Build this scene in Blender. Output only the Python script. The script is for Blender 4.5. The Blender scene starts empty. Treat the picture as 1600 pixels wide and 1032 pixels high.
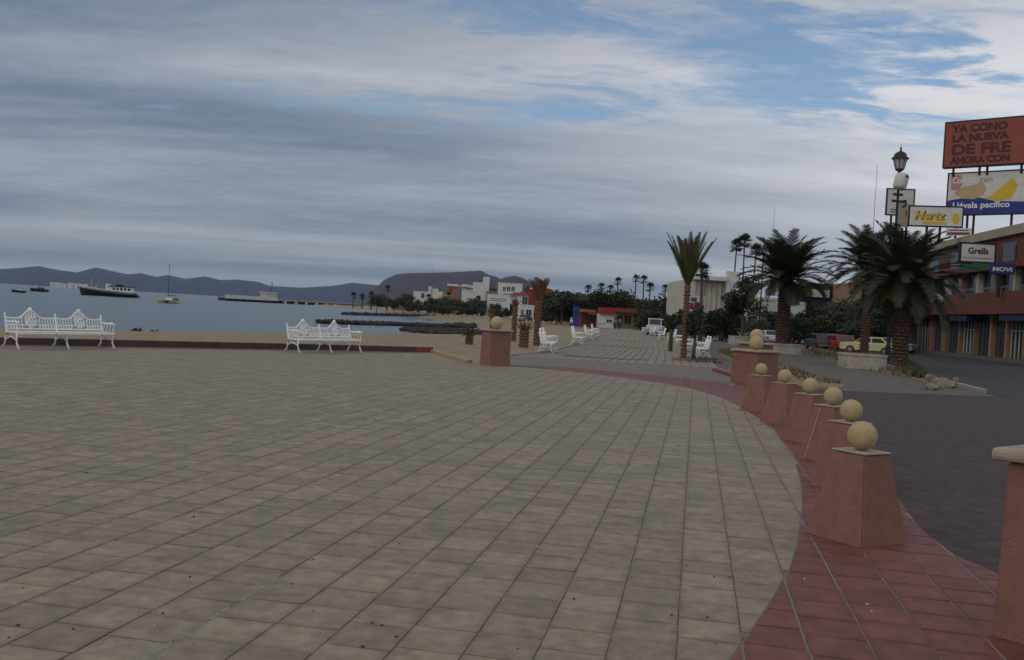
import bpy, bmesh, math, random
import numpy as np
from mathutils import Vector, Matrix
random.seed(7)
scene = bpy.context.scene
C = scene.collection
R_ = math.radians

# ------------------------------------------------------------------ camera
EYE, FPX = 1.64, 1490.0
ROLL = math.atan(0.0575); PITCH = R_(1.045)
Fw = Vector((0, math.cos(PITCH), -math.sin(PITCH)))
R0 = Vector((1, 0, 0)); U0 = Vector((0, math.sin(PITCH), math.cos(PITCH)))
RV = R0*math.cos(ROLL) + U0*math.sin(ROLL); UV = U0*math.cos(ROLL) - R0*math.sin(ROLL)
cam = bpy.data.cameras.new('camera'); co = bpy.data.objects.new('camera', cam); C.objects.link(co)
cam.sensor_width = 36; cam.lens = 36*FPX/1600; cam.clip_start = .1; cam.clip_end = 60000
m = Matrix((RV, UV, -Fw)).transposed().to_4x4(); m.translation = (0, 0, EYE); co.matrix_world = m
scene.camera = co
scene.render.resolution_x = 1024; scene.render.resolution_y = 660

# ------------------------------------------------------------------ world, sun, exposure
SUN_AZ, SUN_EL = R_(-118), R_(34)          # azimuth clockwise from +Y (the view direction)
wd = bpy.data.worlds.new('World'); scene.world = wd; wd.use_nodes = True
def world_nodes():
    nt = wd.node_tree; N = nt.nodes; L = nt.links; N.clear()
    def n(t, **k):
        x = N.new(t)
        for a, b in k.items(): setattr(x, a, b)
        return x
    def mth(op, a, b=None, c=None, clamp=False):
        x = n('ShaderNodeMath', operation=op, use_clamp=clamp)
        for i, v in enumerate((a, b, c)):
            if v is None: continue
            if hasattr(v, 'links'): L.new(v, x.inputs[i])
            else: x.inputs[i].default_value = v
        return x.outputs[0]
    def ramp(f, a, b, smooth=True):
        x = n('ShaderNodeMapRange'); x.interpolation_type = 'SMOOTHSTEP' if smooth else 'LINEAR'; x.clamp = True
        L.new(f, x.inputs[0]); x.inputs[1].default_value = a; x.inputs[2].default_value = b
        return x.outputs[0]
    def noise(vec, scale, detail, rough, loc=(0, 0, 0), sc=(1, 1, 1), rot=0, dist=0):
        mp = n('ShaderNodeMapping'); mp.inputs['Location'].default_value = loc; mp.inputs['Scale'].default_value = sc; mp.inputs['Rotation'].default_value = (0, 0, rot)
        L.new(vec, mp.inputs[0]); x = n('ShaderNodeTexNoise'); L.new(mp.outputs[0], x.inputs['Vector'])
        x.inputs['Scale'].default_value = scale; x.inputs['Detail'].default_value = detail; x.inputs['Roughness'].default_value = rough; x.inputs['Distortion'].default_value = dist
        return x.outputs['Fac']
    def mix(f, a, b):
        x = n('ShaderNodeMix', data_type='RGBA'); 
        if hasattr(f, 'links'): L.new(f, x.inputs[0])
        else: x.inputs[0].default_value = f
        for i, v in ((6, a), (7, b)):
            if hasattr(v, 'links'): L.new(v, x.inputs[i])
            else: x.inputs[i].default_value = (*v, 1)
        return x.outputs[2]
    tc = n('ShaderNodeTexCoord'); sp = n('ShaderNodeSeparateXYZ'); L.new(tc.outputs['Generated'], sp.inputs[0])
    z = mth('ADD', mth('ABSOLUTE', sp.outputs[2]), .10)
    cb = n('ShaderNodeCombineXYZ'); px = mth('DIVIDE', sp.outputs[0], z); py = mth('DIVIDE', sp.outputs[1], z)
    L.new(px, cb.inputs[0]); L.new(py, cb.inputs[1]); P = cb.outputs[0]
    sky = n('ShaderNodeTexSky', sky_type='NISHITA', sun_disc=False, sun_elevation=SUN_EL, sun_rotation=SUN_AZ, air_density=1.0, dust_density=1.0, ozone_density=2.0)
    blue = n('ShaderNodeVectorMath', operation='SCALE'); L.new(sky.outputs[0], blue.inputs[0]); blue.inputs[3].default_value = 0.10
    # cloud deck: broad soft banks drawn out along the wind, ripples, and thin places where the blue shows
    bank = noise(P, .40, 4, .5, SKY['bank'], (.55, 1.2, 1), R_(-16), .5)
    rip = noise(P, 4.2, 7, .62, SKY['rip'], (.55, 1.1, 1), R_(-28), 1.0)
    fine = noise(P, 15, 4, .6, (7, 1, 0), (.6, 1.2, 1), R_(-12), .5)
    side = ramp(mth('ADD', mth('MULTIPLY', px, -.20), mth('MULTIPLY', py, .085)), -.25, .62)   # the deck thickens to one side and towards the horizon
    thick = mth('ADD', mth('MULTIPLY', bank, .72), mth('ADD', mth('MULTIPLY', rip, .27), mth('MULTIPLY', fine, .10)))
    thick = mth('ADD', thick, mth('MULTIPLY', side, .16))
    for (hx, hy), (rx, ry), amt in SKY['gaps']:           # openings in the deck, ragged by the ripples
        gx = mth('DIVIDE', mth('ADD', mth('SUBTRACT', px, hx), mth('MULTIPLY', mth('SUBTRACT', rip, .5), 1.3)), rx); gy = mth('DIVIDE', mth('ADD', mth('SUBTRACT', py, hy), mth('MULTIPLY', mth('SUBTRACT', bank, .5), 1.2)), ry)
        rr_ = mth('ADD', mth('MULTIPLY', gx, gx), mth('MULTIPLY', gy, gy))
        thick = mth('SUBTRACT', thick, mth('MULTIPLY', mth('SUBTRACT', 1.0, ramp(rr_, 0, 1)), amt))
    thick = mth('ADD', thick, mth('MULTIPLY', mth('SUBTRACT', 1.0, ramp(sp.outputs[2], .03, .20)), .22))   # slanting through the deck closes its gaps
    cover = ramp(thick, SKY['c0'], SKY['c1'])
    shade = noise(P, .55, 5, .52, SKY['shade'], (.22, 1.0, 1), R_(-5), .5)
    dark = mth('ADD', mth('MULTIPLY', ramp(shade, .34, .68), SKY['k1']), mth('MULTIPLY', side, SKY['k2']))
    dark = mth('ADD', dark, mth('MULTIPLY', mth('SUBTRACT', rip, .5), -.22))
    dark = mth('ADD', dark, mth('MULTIPLY', mth('SUBTRACT', fine, .5), -.12), clamp=True)
    cl = mix(dark, (.76, .755, .775), (.145, .19, .262))
    col = mix(mth('MULTIPLY', cover, .97), blue.outputs[0], cl)
    # thin murk low over the horizon
    low = ramp(sp.outputs[2], -.02, .12)
    col = mix(mth('MULTIPLY', mth('SUBTRACT', 1.0, low), .6), col, (.205, .24, .255))
    bg = n('ShaderNodeBackground'); L.new(col, bg.inputs[0]); bg.inputs[1].default_value = SKY['str']
    out = n('ShaderNodeOutputWorld'); L.new(bg.outputs[0], out.inputs[0])
SKY = dict(bank=(31.0, 4.2, 0), rip=(4, 9, 0), shade=(4.7, 9.2, 0), c0=.52, c1=.65, k1=.46, k2=.64, str=1.12,
           gaps=(((0.861, 2.704), (.42, .48), .095), ((0.496, 2.451), (.40, .30), .055), ((-0.11, 2.415), (.5, .22), .065), ((0.129, 3.198), (.3, .24), .06)))
world_nodes()
sl = bpy.data.lights.new('sun', 'SUN'); so = bpy.data.objects.new('sun', sl); C.objects.link(so)
sl.energy = .6; sl.angle = R_(25); sl.color = (1, .93, .82)
sd = Vector((math.sin(SUN_AZ)*math.cos(SUN_EL), math.cos(SUN_AZ)*math.cos(SUN_EL), math.sin(SUN_EL)))
so.rotation_euler = (-sd).to_track_quat('-Z', 'Y').to_euler()
vs = scene.view_settings; vs.view_transform = 'Standard'; vs.look = 'None'; vs.exposure = 0.0; vs.gamma = 1; vs.use_curve_mapping = False
scene.render.engine = 'CYCLES'

# ------------------------------------------------------------------ helpers
def ray(x, y): return Fw*FPX + RV*(x-800) - UV*(y-516)
def G(x, y, z=0.0):                       # where the sight line through a photo point meets the height z
    d = ray(x, y); t = (z-EYE)/d.z; return Vector((d.x*t, d.y*t, z))
def AT(x, y, Y):                          # the point of a sight line at distance Y
    d = ray(x, y); t = Y/d.y; return Vector((d.x*t, Y, EYE+d.z*t))
def HZ(x): return 444.5+.0575*(x-30)
def X_at(px, Y): return AT(px, HZ(px), Y).x

def mat(name, col, rough=.75, var=.25, scale=6.0, bump=0.0, bscale=None, col2=None, metal=0.0, spec=.4, coords='Object', attr=None, rnd=0.0, detail=6, stain=0.0, stain_col=(.05, .045, .04), stain_scale=.5, trans=0.0):
    M = bpy.data.materials.new(name); M.use_nodes = True; nt = M.node_tree; N = nt.nodes; L = nt.links
    b = N['Principled BSDF']; b.inputs['Roughness'].default_value = rough; b.inputs['Metallic'].default_value = metal
    b.inputs['Specular IOR Level'].default_value = spec
    tc = N.new('ShaderNodeTexCoord'); src = tc.outputs['Object']
    if coords == 'World':
        ge = N.new('ShaderNodeNewGeometry'); src = ge.outputs['Position']
    nz = N.new('ShaderNodeTexNoise'); nz.inputs['Scale'].default_value = scale; nz.inputs['Detail'].default_value = detail; nz.inputs['Roughness'].default_value = .62
    L.new(src, nz.inputs['Vector'])
    c2 = col2 or tuple(c*(1-var) for c in col); c1 = tuple(min(1, c*(1+var*.6)) for c in col) if not col2 else col
    mr = N.new('ShaderNodeMapRange'); mr.inputs[1].default_value = .3; mr.inputs[2].default_value = .7; L.new(nz.outputs['Fac'], mr.inputs[0])
    mx = N.new('ShaderNodeMix'); mx.data_type = 'RGBA'; L.new(mr.outputs[0], mx.inputs[0]); mx.inputs[6].default_value = (*c2, 1); mx.inputs[7].default_value = (*c1, 1)
    out = mx.outputs[2]
    def scale_by(out, fac, lo, hi):
        r = N.new('ShaderNodeMapRange'); L.new(fac, r.inputs[0]); r.inputs[3].default_value = lo; r.inputs[4].default_value = hi
        v = N.new('ShaderNodeVectorMath'); v.operation = 'SCALE'; L.new(out, v.inputs[0]); L.new(r.outputs[0], v.inputs[3]); return v.outputs[0]
    if attr:
        a = N.new('ShaderNodeAttribute'); a.attribute_name = attr; out = scale_by(out, a.outputs['Fac'], 1-rnd, 1+rnd)
    elif rnd:
        o = N.new('ShaderNodeObjectInfo'); out = scale_by(out, o.outputs['Random'], 1-rnd, 1+rnd)
        a = N.new('ShaderNodeAttribute'); a.attribute_name = 'tv'; w_ = N.new('ShaderNodeMath'); w_.operation = 'ADD'; w_.inputs[1].default_value = .0; L.new(a.outputs['Fac'], w_.inputs[0]); out = scale_by(out, w_.outputs[0], 1-rnd, 1+rnd)
    if stain:
        ge = N.new('ShaderNodeNewGeometry'); n2 = N.new('ShaderNodeTexNoise'); n2.inputs['Scale'].default_value = stain_scale; n2.inputs['Detail'].default_value = 7; n2.inputs['Roughness'].default_value = .68
        L.new(ge.outputs['Position'], n2.inputs['Vector'])
        r = N.new('ShaderNodeMapRange'); r.inputs[1].default_value = .48; r.inputs[2].default_value = .72; r.inputs[4].default_value = stain; L.new(n2.outputs['Fac'], r.inputs[0])
        m2 = N.new('ShaderNodeMix'); m2.data_type = 'RGBA'; L.new(r.outputs[0], m2.inputs[0]); L.new(out, m2.inputs[6]); m2.inputs[7].default_value = (*stain_col, 1); out = m2.outputs[2]
    L.new(out, b.inputs['Base Color'])
    if bump:
        bn = N.new('ShaderNodeTexNoise'); bn.inputs['Scale'].default_value = bscale or scale*4; bn.inputs['Detail'].default_value = 5; L.new(src, bn.inputs['Vector'])
        bp = N.new('ShaderNodeBump'); bp.inputs['Strength'].default_value = bump; bp.inputs['Distance'].default_value = .02; L.new(bn.outputs['Fac'], bp.inputs['Height']); L.new(bp.outputs[0], b.inputs['Normal'])
    if trans:
        t = N.new('ShaderNodeBsdfTranslucent'); L.new(out, t.inputs[0]); ms = N.new('ShaderNodeMixShader'); ms.inputs[0].default_value = trans
        L.new(b.outputs[0], ms.inputs[1]); L.new(t.outputs[0], ms.inputs[2]); L.new(ms.outputs[0], N['Material Output'].inputs[0])
    return M

class MB:
    def __init__(s): s.v = []; s.f = []; s.a = []
    def add(s, vs, fs):
        o = len(s.v); s.v += [tuple(v) for v in vs]; s.f += [tuple(i+o for i in f) for f in fs]; return s
    def box(s, c, size, rz=0, taper=1.0, M=None):
        x, y, z = size[0]/2, size[1]/2, size[2]/2; t = taper
        vs = [(-x, -y, -z), (x, -y, -z), (x, y, -z), (-x, y, -z), (-x*t, -y*t, z), (x*t, -y*t, z), (x*t, y*t, z), (-x*t, y*t, z)]
        T = Matrix.Translation(c) @ (M if M else Matrix.Rotation(rz, 4, 'Z'))
        return s.add([T @ Vector(v) for v in vs], [(0, 3, 2, 1), (4, 5, 6, 7), (0, 1, 5, 4), (1, 2, 6, 5), (2, 3, 7, 6), (3, 0, 4, 7)])
    def bx(s, x0, x1, y0, y1, z0, z1): return s.box(((x0+x1)/2, (y0+y1)/2, (z0+z1)/2), (x1-x0, y1-y0, z1-z0))
    def tube(s, pts, rad, n=6, caps=True):
        pts = [Vector(p) for p in pts]; rad = rad if isinstance(rad, (list, tuple)) else [rad]*len(pts)
        vs = []; fs = []
        for i, p in enumerate(pts):
            d = (pts[min(i+1, len(pts)-1)]-pts[max(i-1, 0)]).normalized()
            a = d.orthogonal().normalized() if abs(d.z) < .95 else Vector((1, 0, 0)); a = (a-d*a.dot(d)).normalized(); b = d.cross(a)
            for k in range(n):
                t = 2*math.pi*k/n; vs.append(p+(a*math.cos(t)+b*math.sin(t))*rad[i])
        for i in range(len(pts)-1):
            for k in range(n): fs.append((i*n+k, i*n+(k+1) % n, (i+1)*n+(k+1) % n, (i+1)*n+k))
        if caps: fs.append(tuple(range(n))[::-1]); fs.append(tuple((len(pts)-1)*n+k for k in range(n)))
        return s.add(vs, fs)
    def lathe(s, prof, n=16, c=(0, 0, 0), M=None):
        vs = []; fs = []; T = Matrix.Translation(c) @ (M or Matrix())
        for r, z in prof:
            for k in range(n): vs.append(T @ Vector((r*math.cos(2*math.pi*k/n), r*math.sin(2*math.pi*k/n), z)))
        for i in range(len(prof)-1):
            for k in range(n): fs.append((i*n+k, i*n+(k+1) % n, (i+1)*n+(k+1) % n, (i+1)*n+k))
        fs.append(tuple(range(n))[::-1]); fs.append(tuple((len(prof)-1)*n+k for k in range(n)))
        return s.add(vs, fs)
    def extrude(s, poly, h, M):           # polygon in the local xy plane pushed along z, M places it
        n = len(poly); vs = [M @ Vector((x, y, 0)) for x, y in poly]+[M @ Vector((x, y, h)) for x, y in poly]
        return s.add(vs, [tuple(range(n))[::-1], tuple(range(n, 2*n))]+[(i, (i+1) % n, n+(i+1) % n, n+i) for i in range(n)])
    def mesh(s, name, smooth=False):
        me = bpy.data.meshes.new(name); me.from_pydata(s.v, [], s.f); me.validate()
        if smooth: me.polygons.foreach_set('use_smooth', [True]*len(me.polygons))
        me.update(); return me
    def build(s, name, m, parent=None, smooth=False, bevel=0, angle=None, loc=None, rz=0):
        me = s.mesh(name, smooth or angle is not None)
        if angle is not None:
            try: me.set_sharp_from_angle(angle=R_(angle))
            except Exception: pass
        me.materials.append(m); o = bpy.data.objects.new(name, me); C.objects.link(o)
        if parent is not None: o.parent = parent
        if loc is not None: o.location = loc
        if rz: o.rotation_euler.z = rz
        if bevel:
            b = o.modifiers.new('bevel', 'BEVEL'); b.width = bevel; b.segments = 2; b.limit_method = 'ANGLE'
        return o
def tag(o, label=None, cat=None, group=None, kind=None):
    for k, v in (('label', label), ('category', cat), ('group', group), ('kind', kind)):
        if v: o[k] = v
    return o
def empty(name, loc, rz=0, label=None, cat=None, group=None):
    o = bpy.data.objects.new(name, None); C.objects.link(o); o.location = loc; o.rotation_euler = (0, 0, rz); o.empty_display_size = .2
    return tag(o, label, cat, group)
def dup(o, loc=None, rz=None, parent=None, label=None, group=None, scale=None):
    c = o.copy(); C.objects.link(c); c.parent = parent
    if loc is not None: c.location = loc
    if rz is not None: c.rotation_euler = (0, 0, rz)
    if label: c['label'] = label
    if group: c['group'] = group
    if scale: c.scale = (scale,)*3
    for ch in o.children: dup(ch, parent=c)
    return c
def sheet(name, pts, z, m, kind='structure', thick=0):
    b = MB(); pts = [Vector((p[0], p[1], 0)) for p in pts]
    bm = bmesh.new(); f = bm.faces.new([bm.verts.new((p.x, p.y, z)) for p in pts]); bm.normal_update()
    if f.normal.z < 0: f.normal_flip()
    if thick:
        r = bmesh.ops.extrude_face_region(bm, geom=[f])
        for v in r['geom']:
            if isinstance(v, bmesh.types.BMVert): v.co.z -= thick
        bmesh.ops.recalc_face_normals(bm, faces=bm.faces)
    bmesh.ops.triangulate(bm, faces=[q for q in bm.faces if len(q.verts) > 4])
    me = bpy.data.meshes.new(name); bm.to_mesh(me); bm.free(); me.materials.append(m)
    o = bpy.data.objects.new(name, me); C.objects.link(o)
    if kind: o['kind'] = kind
    return o
def text_mesh(name, s, size, m, parent, loc, rot, ext=.01, shear=0, bold=0, align='LEFT', width=None):
    cu = bpy.data.curves.new(name, 'FONT'); cu.body = s; cu.size = size; cu.extrude = ext; cu.shear = shear; cu.offset = bold; cu.align_x = align; cu.resolution_u = 3
    t = bpy.data.objects.new(name, cu); C.objects.link(t); bpy.context.view_layer.update()
    me = bpy.data.meshes.new_from_object(t.evaluated_get(bpy.context.evaluated_depsgraph_get()))
    bpy.data.objects.remove(t); bpy.data.curves.remove(cu)
    if width:
        xs = [v.co.x for v in me.vertices]; k = width/(max(xs)-min(xs))
        for v in me.vertices: v.co.x *= k
    me.materials.clear(); me.materials.append(m); o = bpy.data.objects.new(name, me); C.objects.link(o); o.parent = parent; o.location = loc; o.rotation_euler = rot
    return o
def fbm(x, y, s=0, oct=4):
    v = 0; a = 1
    from mathutils import noise
    for i in range(oct): v += a*noise.noise(Vector((x, y, s+i*7.3))); x *= 2; y *= 2; a *= .5
    return v

# ------------------------------------------------------------------ materials
MT = {}
MT['tile'] = mat('grey_tile', (.272, .220, .150), .72, .3, 9, .25, 60, attr='tv', rnd=.13, coords='World', stain=.7, stain_col=(.135, .108, .08), stain_scale=2.6)
MT['tile_one'] = mat('grey_tile_single', (.272, .220, .150), .72, .3, 9, .25, 60, rnd=.12, coords='World', stain=.7, stain_col=(.135, .108, .08), stain_scale=2.6)
MT['red'] = mat('red_tile', (.185, .06, .041), .65, .4, 6, .25, 60, attr='tv', rnd=.15, coords='World', stain=.4, stain_col=(.12, .06, .055), stain_scale=1.1)
MT['red_one'] = mat('red_tile_single', (.185, .06, .041), .65, .4, 6, .25, 60, rnd=.15, coords='World', stain=.4, stain_col=(.12, .06, .055), stain_scale=1.1)
MT['mortar'] = mat('mortar', (.2, .155, .098), .9, .3, 4, .3, 50, coords='World')
MT['mortar_grey'] = mat('mortar_grey', (.23, .19, .15), .9, .2, 4, .3, 50, coords='World')
MT['street'] = mat('dark_pavers', (.072, .047, .042), .95, .5, 5, 1.0, 16, coords='World', stain=.5, stain_col=(.045, .034, .038), stain_scale=.7)
MT['asphalt'] = mat('asphalt', (.046, .041, .038), .85, .3, 2, .5, 40, coords='World', stain=.4, stain_col=(.03, .03, .03), stain_scale=.3)
MT['band'] = mat('smooth_concrete', (.185, .162, .125), .92, .22, 1.5, .2, 30, coords='World', stain=.3, stain_col=(.1, .1, .1))
MT['walk'] = mat('sidewalk_concrete', (.12, .1, .078), .85, .22, 2, .3, 30, coords='World', stain=.45, stain_col=(.1, .085, .07), stain_scale=.6)
MT['sand'] = mat('sand', (.27, .205, .12), .95, .22, .8, .6, 6, coords='World', stain=.4, stain_col=(.22, .16, .095), stain_scale=.12)
MT['kerb'] = mat('kerb_brown', (.085, .055, .045), .9, .3, 3, .4, coords='World')
MT['kerb_red'] = mat('kerb_red_paint', (.24, .045, .03), .7, .3, 4, .3, coords='World')
MT['kerb_yellow'] = mat('kerb_yellow', (.36, .26, .12), .8, .3, 4, .3, coords='World')
MT['kerb_grey'] = mat('kerb_concrete', (.3, .27, .23), .9, .25, 4, .3, coords='World')
MT['adobe'] = mat('terracotta_plaster', (.25, .122, .088), .9, .16, 9, .6, 90, stain=.5, stain_col=(.17, .07, .05), stain_scale=2.5)
MT['ball'] = mat('stone_ball', (.43, .335, .175), .85, .14, 10, .3, 60, stain=.22, stain_col=(.3, .21, .11), stain_scale=9)
MT['cap'] = mat('pale_cap', (.36, .29, .22), .8, .2, 8, .3, 50)
MT['white'] = mat('white_paint', (.72, .72, .68), .45, .10, 8)
MT['whiteiron'] = mat('white_iron', (.84, .83, .77), .5, .14, 12)
MT['black'] = mat('black_iron', (.018, .018, .018), .5, .2, 8)
MT['trunk'] = mat('palm_trunk', (.105, .06, .036), .95, .45, 9, .8, 30)
MT['trunk_grey'] = mat('grey_trunk', (.12, .1, .085), .95, .4, 6, .8, 30)
MT['trunk_red'] = mat('ruddy_trunk', (.16, .085, .05), .95, .4, 9, .6, 30)
MT['frond'] = mat('date_frond', (.043, .054, .023), .6, .4, 1.2, spec=.3, trans=.2)
MT['frond_y'] = mat('pale_frond', (.085, .088, .03), .6, .4, 1.2, spec=.3, trans=.25)
MT['fan'] = mat('fan_leaf', (.035, .045, .026), .6, .4, 1, spec=.3, trans=.15)
MT['leaf'] = mat('broad_leaf', (.04, .052, .026), .6, .5, 1.0, spec=.3, trans=.2)
MT['leaf_b'] = mat('olive_leaf', (.06, .065, .03), .6, .5, 1.0, spec=.3, trans=.2)
MT['dry'] = mat('dry_frond', (.17, .085, .04), .9, .45, 3)
MT['drygrass'] = mat('dry_grass', (.17, .12, .055), .9, .4, 3)
MT['rock'] = mat('dark_rock', (.038, .032, .029), .9, .4, 3, .8, 10)
MT['rock_tan'] = mat('tan_rock', (.24, .19, .13), .9, .3, 3, .8, 10)
MT['hull_black'] = mat('hull_black', (.015, .015, .018), .5, .3, 3)
MT['hull_white'] = mat('hull_white', (.62, .62, .58), .5, .15, 3)
MT['hull_yellow'] = mat('hull_cream', (.5, .46, .28), .5, .15, 3)
MT['glass'] = mat('dark_glass', (.02, .024, .03), .12, .3, 1, spec=.6)
MT['tyre'] = mat('tyre', (.015, .015, .015), .8, .2)
MT['chrome'] = mat('wheel_metal', (.3, .3, .3), .35, .1, metal=.8)

# ------------------------------------------------------------------ sea, terrain, hills
SEA = -1.2
SHORE = [(-190, -170), (-30, 55), (-18.9, 78), (-11, 93), (-4.5, 106), (-3, 130), (-12, 200), (-24, 260), (-44, 360), (-78, 510), (-190, 800), (-300, 1150), (-420, 2200), (-900, 3800), (-3200, 5600), (-9000, 6400), (-26000, 9000)]
LAND = SHORE+[(-26000, 26000), (26000, 26000), (26000, -9000), (-190, -9000)]
def land_height(x, y):
    x = np.asarray(x, float); y = np.asarray(y, float)
    d = np.full(x.shape, 1e9)
    for (ax, ay), (bx, by) in zip(SHORE[:-1], SHORE[1:]):
        vx, vy = bx-ax, by-ay; t = np.clip(((x-ax)*vx+(y-ay)*vy)/(vx*vx+vy*vy), 0, 1)
        d = np.minimum(d, np.hypot(x-ax-t*vx, y-ay-t*vy))
    ins = np.zeros(x.shape, bool); n = len(LAND)
    for i in range(n):
        ax, ay = LAND[i]; bx, by = LAND[(i+1) % n]
        c = ((ay > y) != (by > y)) & (x < (bx-ax)*(y-ay)/(by-ay+1e-12)+ax); ins ^= c
    s = np.where(ins, d, -d)
    t = np.clip(s/27, 0, 1); up = SEA+(-.035-SEA)*(1-(1-t)**1.8)
    return np.where(s >= 0, up, SEA+np.maximum(-3, s*.09))
def terrain():
    ang = np.concatenate([np.linspace(-180, -45, 50)[:-1], np.linspace(-45, 45, 361), np.linspace(45, 180, 50)[1:]]); ang = np.radians(ang)
    rad = np.concatenate([[1.5], np.geomspace(3, 9500, 180)])
    A, Rr = np.meshgrid(ang, rad); X = np.sin(A)*Rr; Y = np.cos(A)*Rr; Z = land_height(X, Y)
    rough = np.where((Z < -.04) & (Z > SEA), .02, 0)*np.sin(X*1.7+np.sin(Y*.9))*np.cos(Y*1.3+X*.4); Z = Z+rough
    nr, na = X.shape; V = np.c_[X.ravel(), Y.ravel(), Z.ravel()].tolist(); i = np.arange((nr-1)*na).reshape(nr-1, na)[:, :-1].ravel()
    F = np.c_[i, i+1, i+na+1, i+na][:, ::-1].tolist()
    k = len(V); V.append([0, 0, -.035]); F += [(k, j+1, j) for j in range(na-1)][::-1]
    me = bpy.data.meshes.new('ground'); me.from_pydata(V, [], F); me.materials.append(MT['sand']); me.polygons.foreach_set('use_smooth', [True]*len(me.polygons))
    bm = bmesh.new(); bm.from_mesh(me); bmesh.ops.recalc_face_normals(bm, faces=bm.faces)
    if sum(f.normal.z for f in bm.faces) < 0: bmesh.ops.reverse_faces(bm, faces=bm.faces)
    bm.to_mesh(me); bm.free()
    o = bpy.data.objects.new('ground', me); C.objects.link(o); o['kind'] = 'structure'
terrain()
def water_mat():
    M = mat('sea_water', (.035, .066, .08), .22, .15, .05, coords='World', spec=.36); nt = M.node_tree; N = nt.nodes; L = nt.links; b = N['Principled BSDF']
    ge = N.new('ShaderNodeNewGeometry'); mp = N.new('ShaderNodeMapping'); mp.inputs['Scale'].default_value = (1, 1.6, 1); L.new(ge.outputs['Position'], mp.inputs[0])
    a = N.new('ShaderNodeTexNoise'); a.inputs['Scale'].default_value = .7; a.inputs['Detail'].default_value = 6; a.inputs['Roughness'].default_value = .6; L.new(mp.outputs[0], a.inputs['Vector'])
    bp = N.new('ShaderNodeBump'); bp.inputs['Strength'].default_value = .5; bp.inputs['Distance'].default_value = .35; L.new(a.outputs['Fac'], bp.inputs['Height']); L.new(bp.outputs[0], b.inputs['Normal'])
    return M
MT['water'] = water_mat()
sheet('sea', [(-11000, -4000), (3000, -4000), (3000, 10000), (-11000, 10000)], SEA, MT['water'])

def ridge(name, prof, Y, depth, m, seed, steps=14, rough=.10):
    xs = np.interp(np.linspace(0, len(prof)-1, len(prof)*14), range(len(prof)), [p[0] for p in prof]); ys = np.interp(np.linspace(0, len(prof)-1, len(prof)*14), range(len(prof)), [p[1] for p in prof])
    V = []; F = []; n = len(xs)
    for j in range(steps*2+1):
        q = (j-steps)/steps; fall = (1-abs(q)**1.35)
        for i in range(n):
            p = AT(xs[i], ys[i], Y); h = p.z-SEA
            e = fbm(i*.22, j*.35, seed); wob = fbm(i*.5, 3.1, seed+4, 3)
            z = SEA-2+(h+2)*max(0, fall*(1+rough*1.6*e*(1-fall)*2+(rough*.05*wob)))
            k = (Y+q*depth)/Y if q < 0 else 1+q*depth/Y*.2
            V.append((p.x*k, Y+q*depth, z))
    for j in range(steps*2):
        for i in range(n-1): F.append((j*n+i, j*n+i+1, (j+1)*n+i+1, (j+1)*n+i))
    b = MB(); b.v = V; b.f = F; o = b.build(name, m, smooth=True); o['kind'] = 'structure'; return o
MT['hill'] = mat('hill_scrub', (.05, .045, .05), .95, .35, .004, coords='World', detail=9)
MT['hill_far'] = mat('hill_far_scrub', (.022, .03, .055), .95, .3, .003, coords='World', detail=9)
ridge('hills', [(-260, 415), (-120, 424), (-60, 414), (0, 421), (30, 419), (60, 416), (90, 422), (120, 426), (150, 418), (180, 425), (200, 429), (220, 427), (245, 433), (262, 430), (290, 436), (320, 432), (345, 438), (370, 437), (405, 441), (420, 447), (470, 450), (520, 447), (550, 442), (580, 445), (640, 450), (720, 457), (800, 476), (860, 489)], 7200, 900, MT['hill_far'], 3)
ridge('mesa', [(560, 472), (585, 452), (600, 438), (618, 429), (640, 427), (700, 426), (735, 424), (752, 423), (762, 429), (776, 433), (790, 440), (820, 455), (870, 476), (900, 490)], 3300, 420, MT['hill'], 11, rough=.07)
ridge('hill', [(755, 460), (775, 440), (788, 434), (805, 431), (818, 435), (835, 444), (860, 452), (885, 462), (930, 485)], 2600, 260, MT['hill'], 21, rough=.05)

# ------------------------------------------------------------------ plaza paving, tile by tile
GA = R_(10.9)                                        # the grid's long joints run this way
gu = Vector((math.cos(GA), -math.sin(GA))); gv = Vector((math.sin(GA), math.cos(GA))); TS = .333; GAP = .010
ARC = [(-4.2, -3.0), (-1.4, .6), (.28, 3.1), (1.16, 4.66), (1.6, 5.6), (1.99, 6.5), (2.32, 7.4), (2.82, 8.95), (3.16, 10.1), (3.78, 12.5), (4.16, 14.5), (4.5, 16.9), (4.72, 19.4), (4.8, 21.6), (4.62, 23.6), (4.1, 25.2), (3.3, 26.6), (2.1, 28.0), (.6, 29.0), (-1.04, 29.7)]
KB = [(-1.04, 29.7), (-3.0, 35.1), (-6.23, 32.4), (-12.6, 26.4), (-34, 6)]
REG_A = ARC+[tuple(Vector((-1.04, 29.7))-gv*31.6), ]
p_low = Vector((-1.04, 29.7))-gv*31.6
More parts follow.
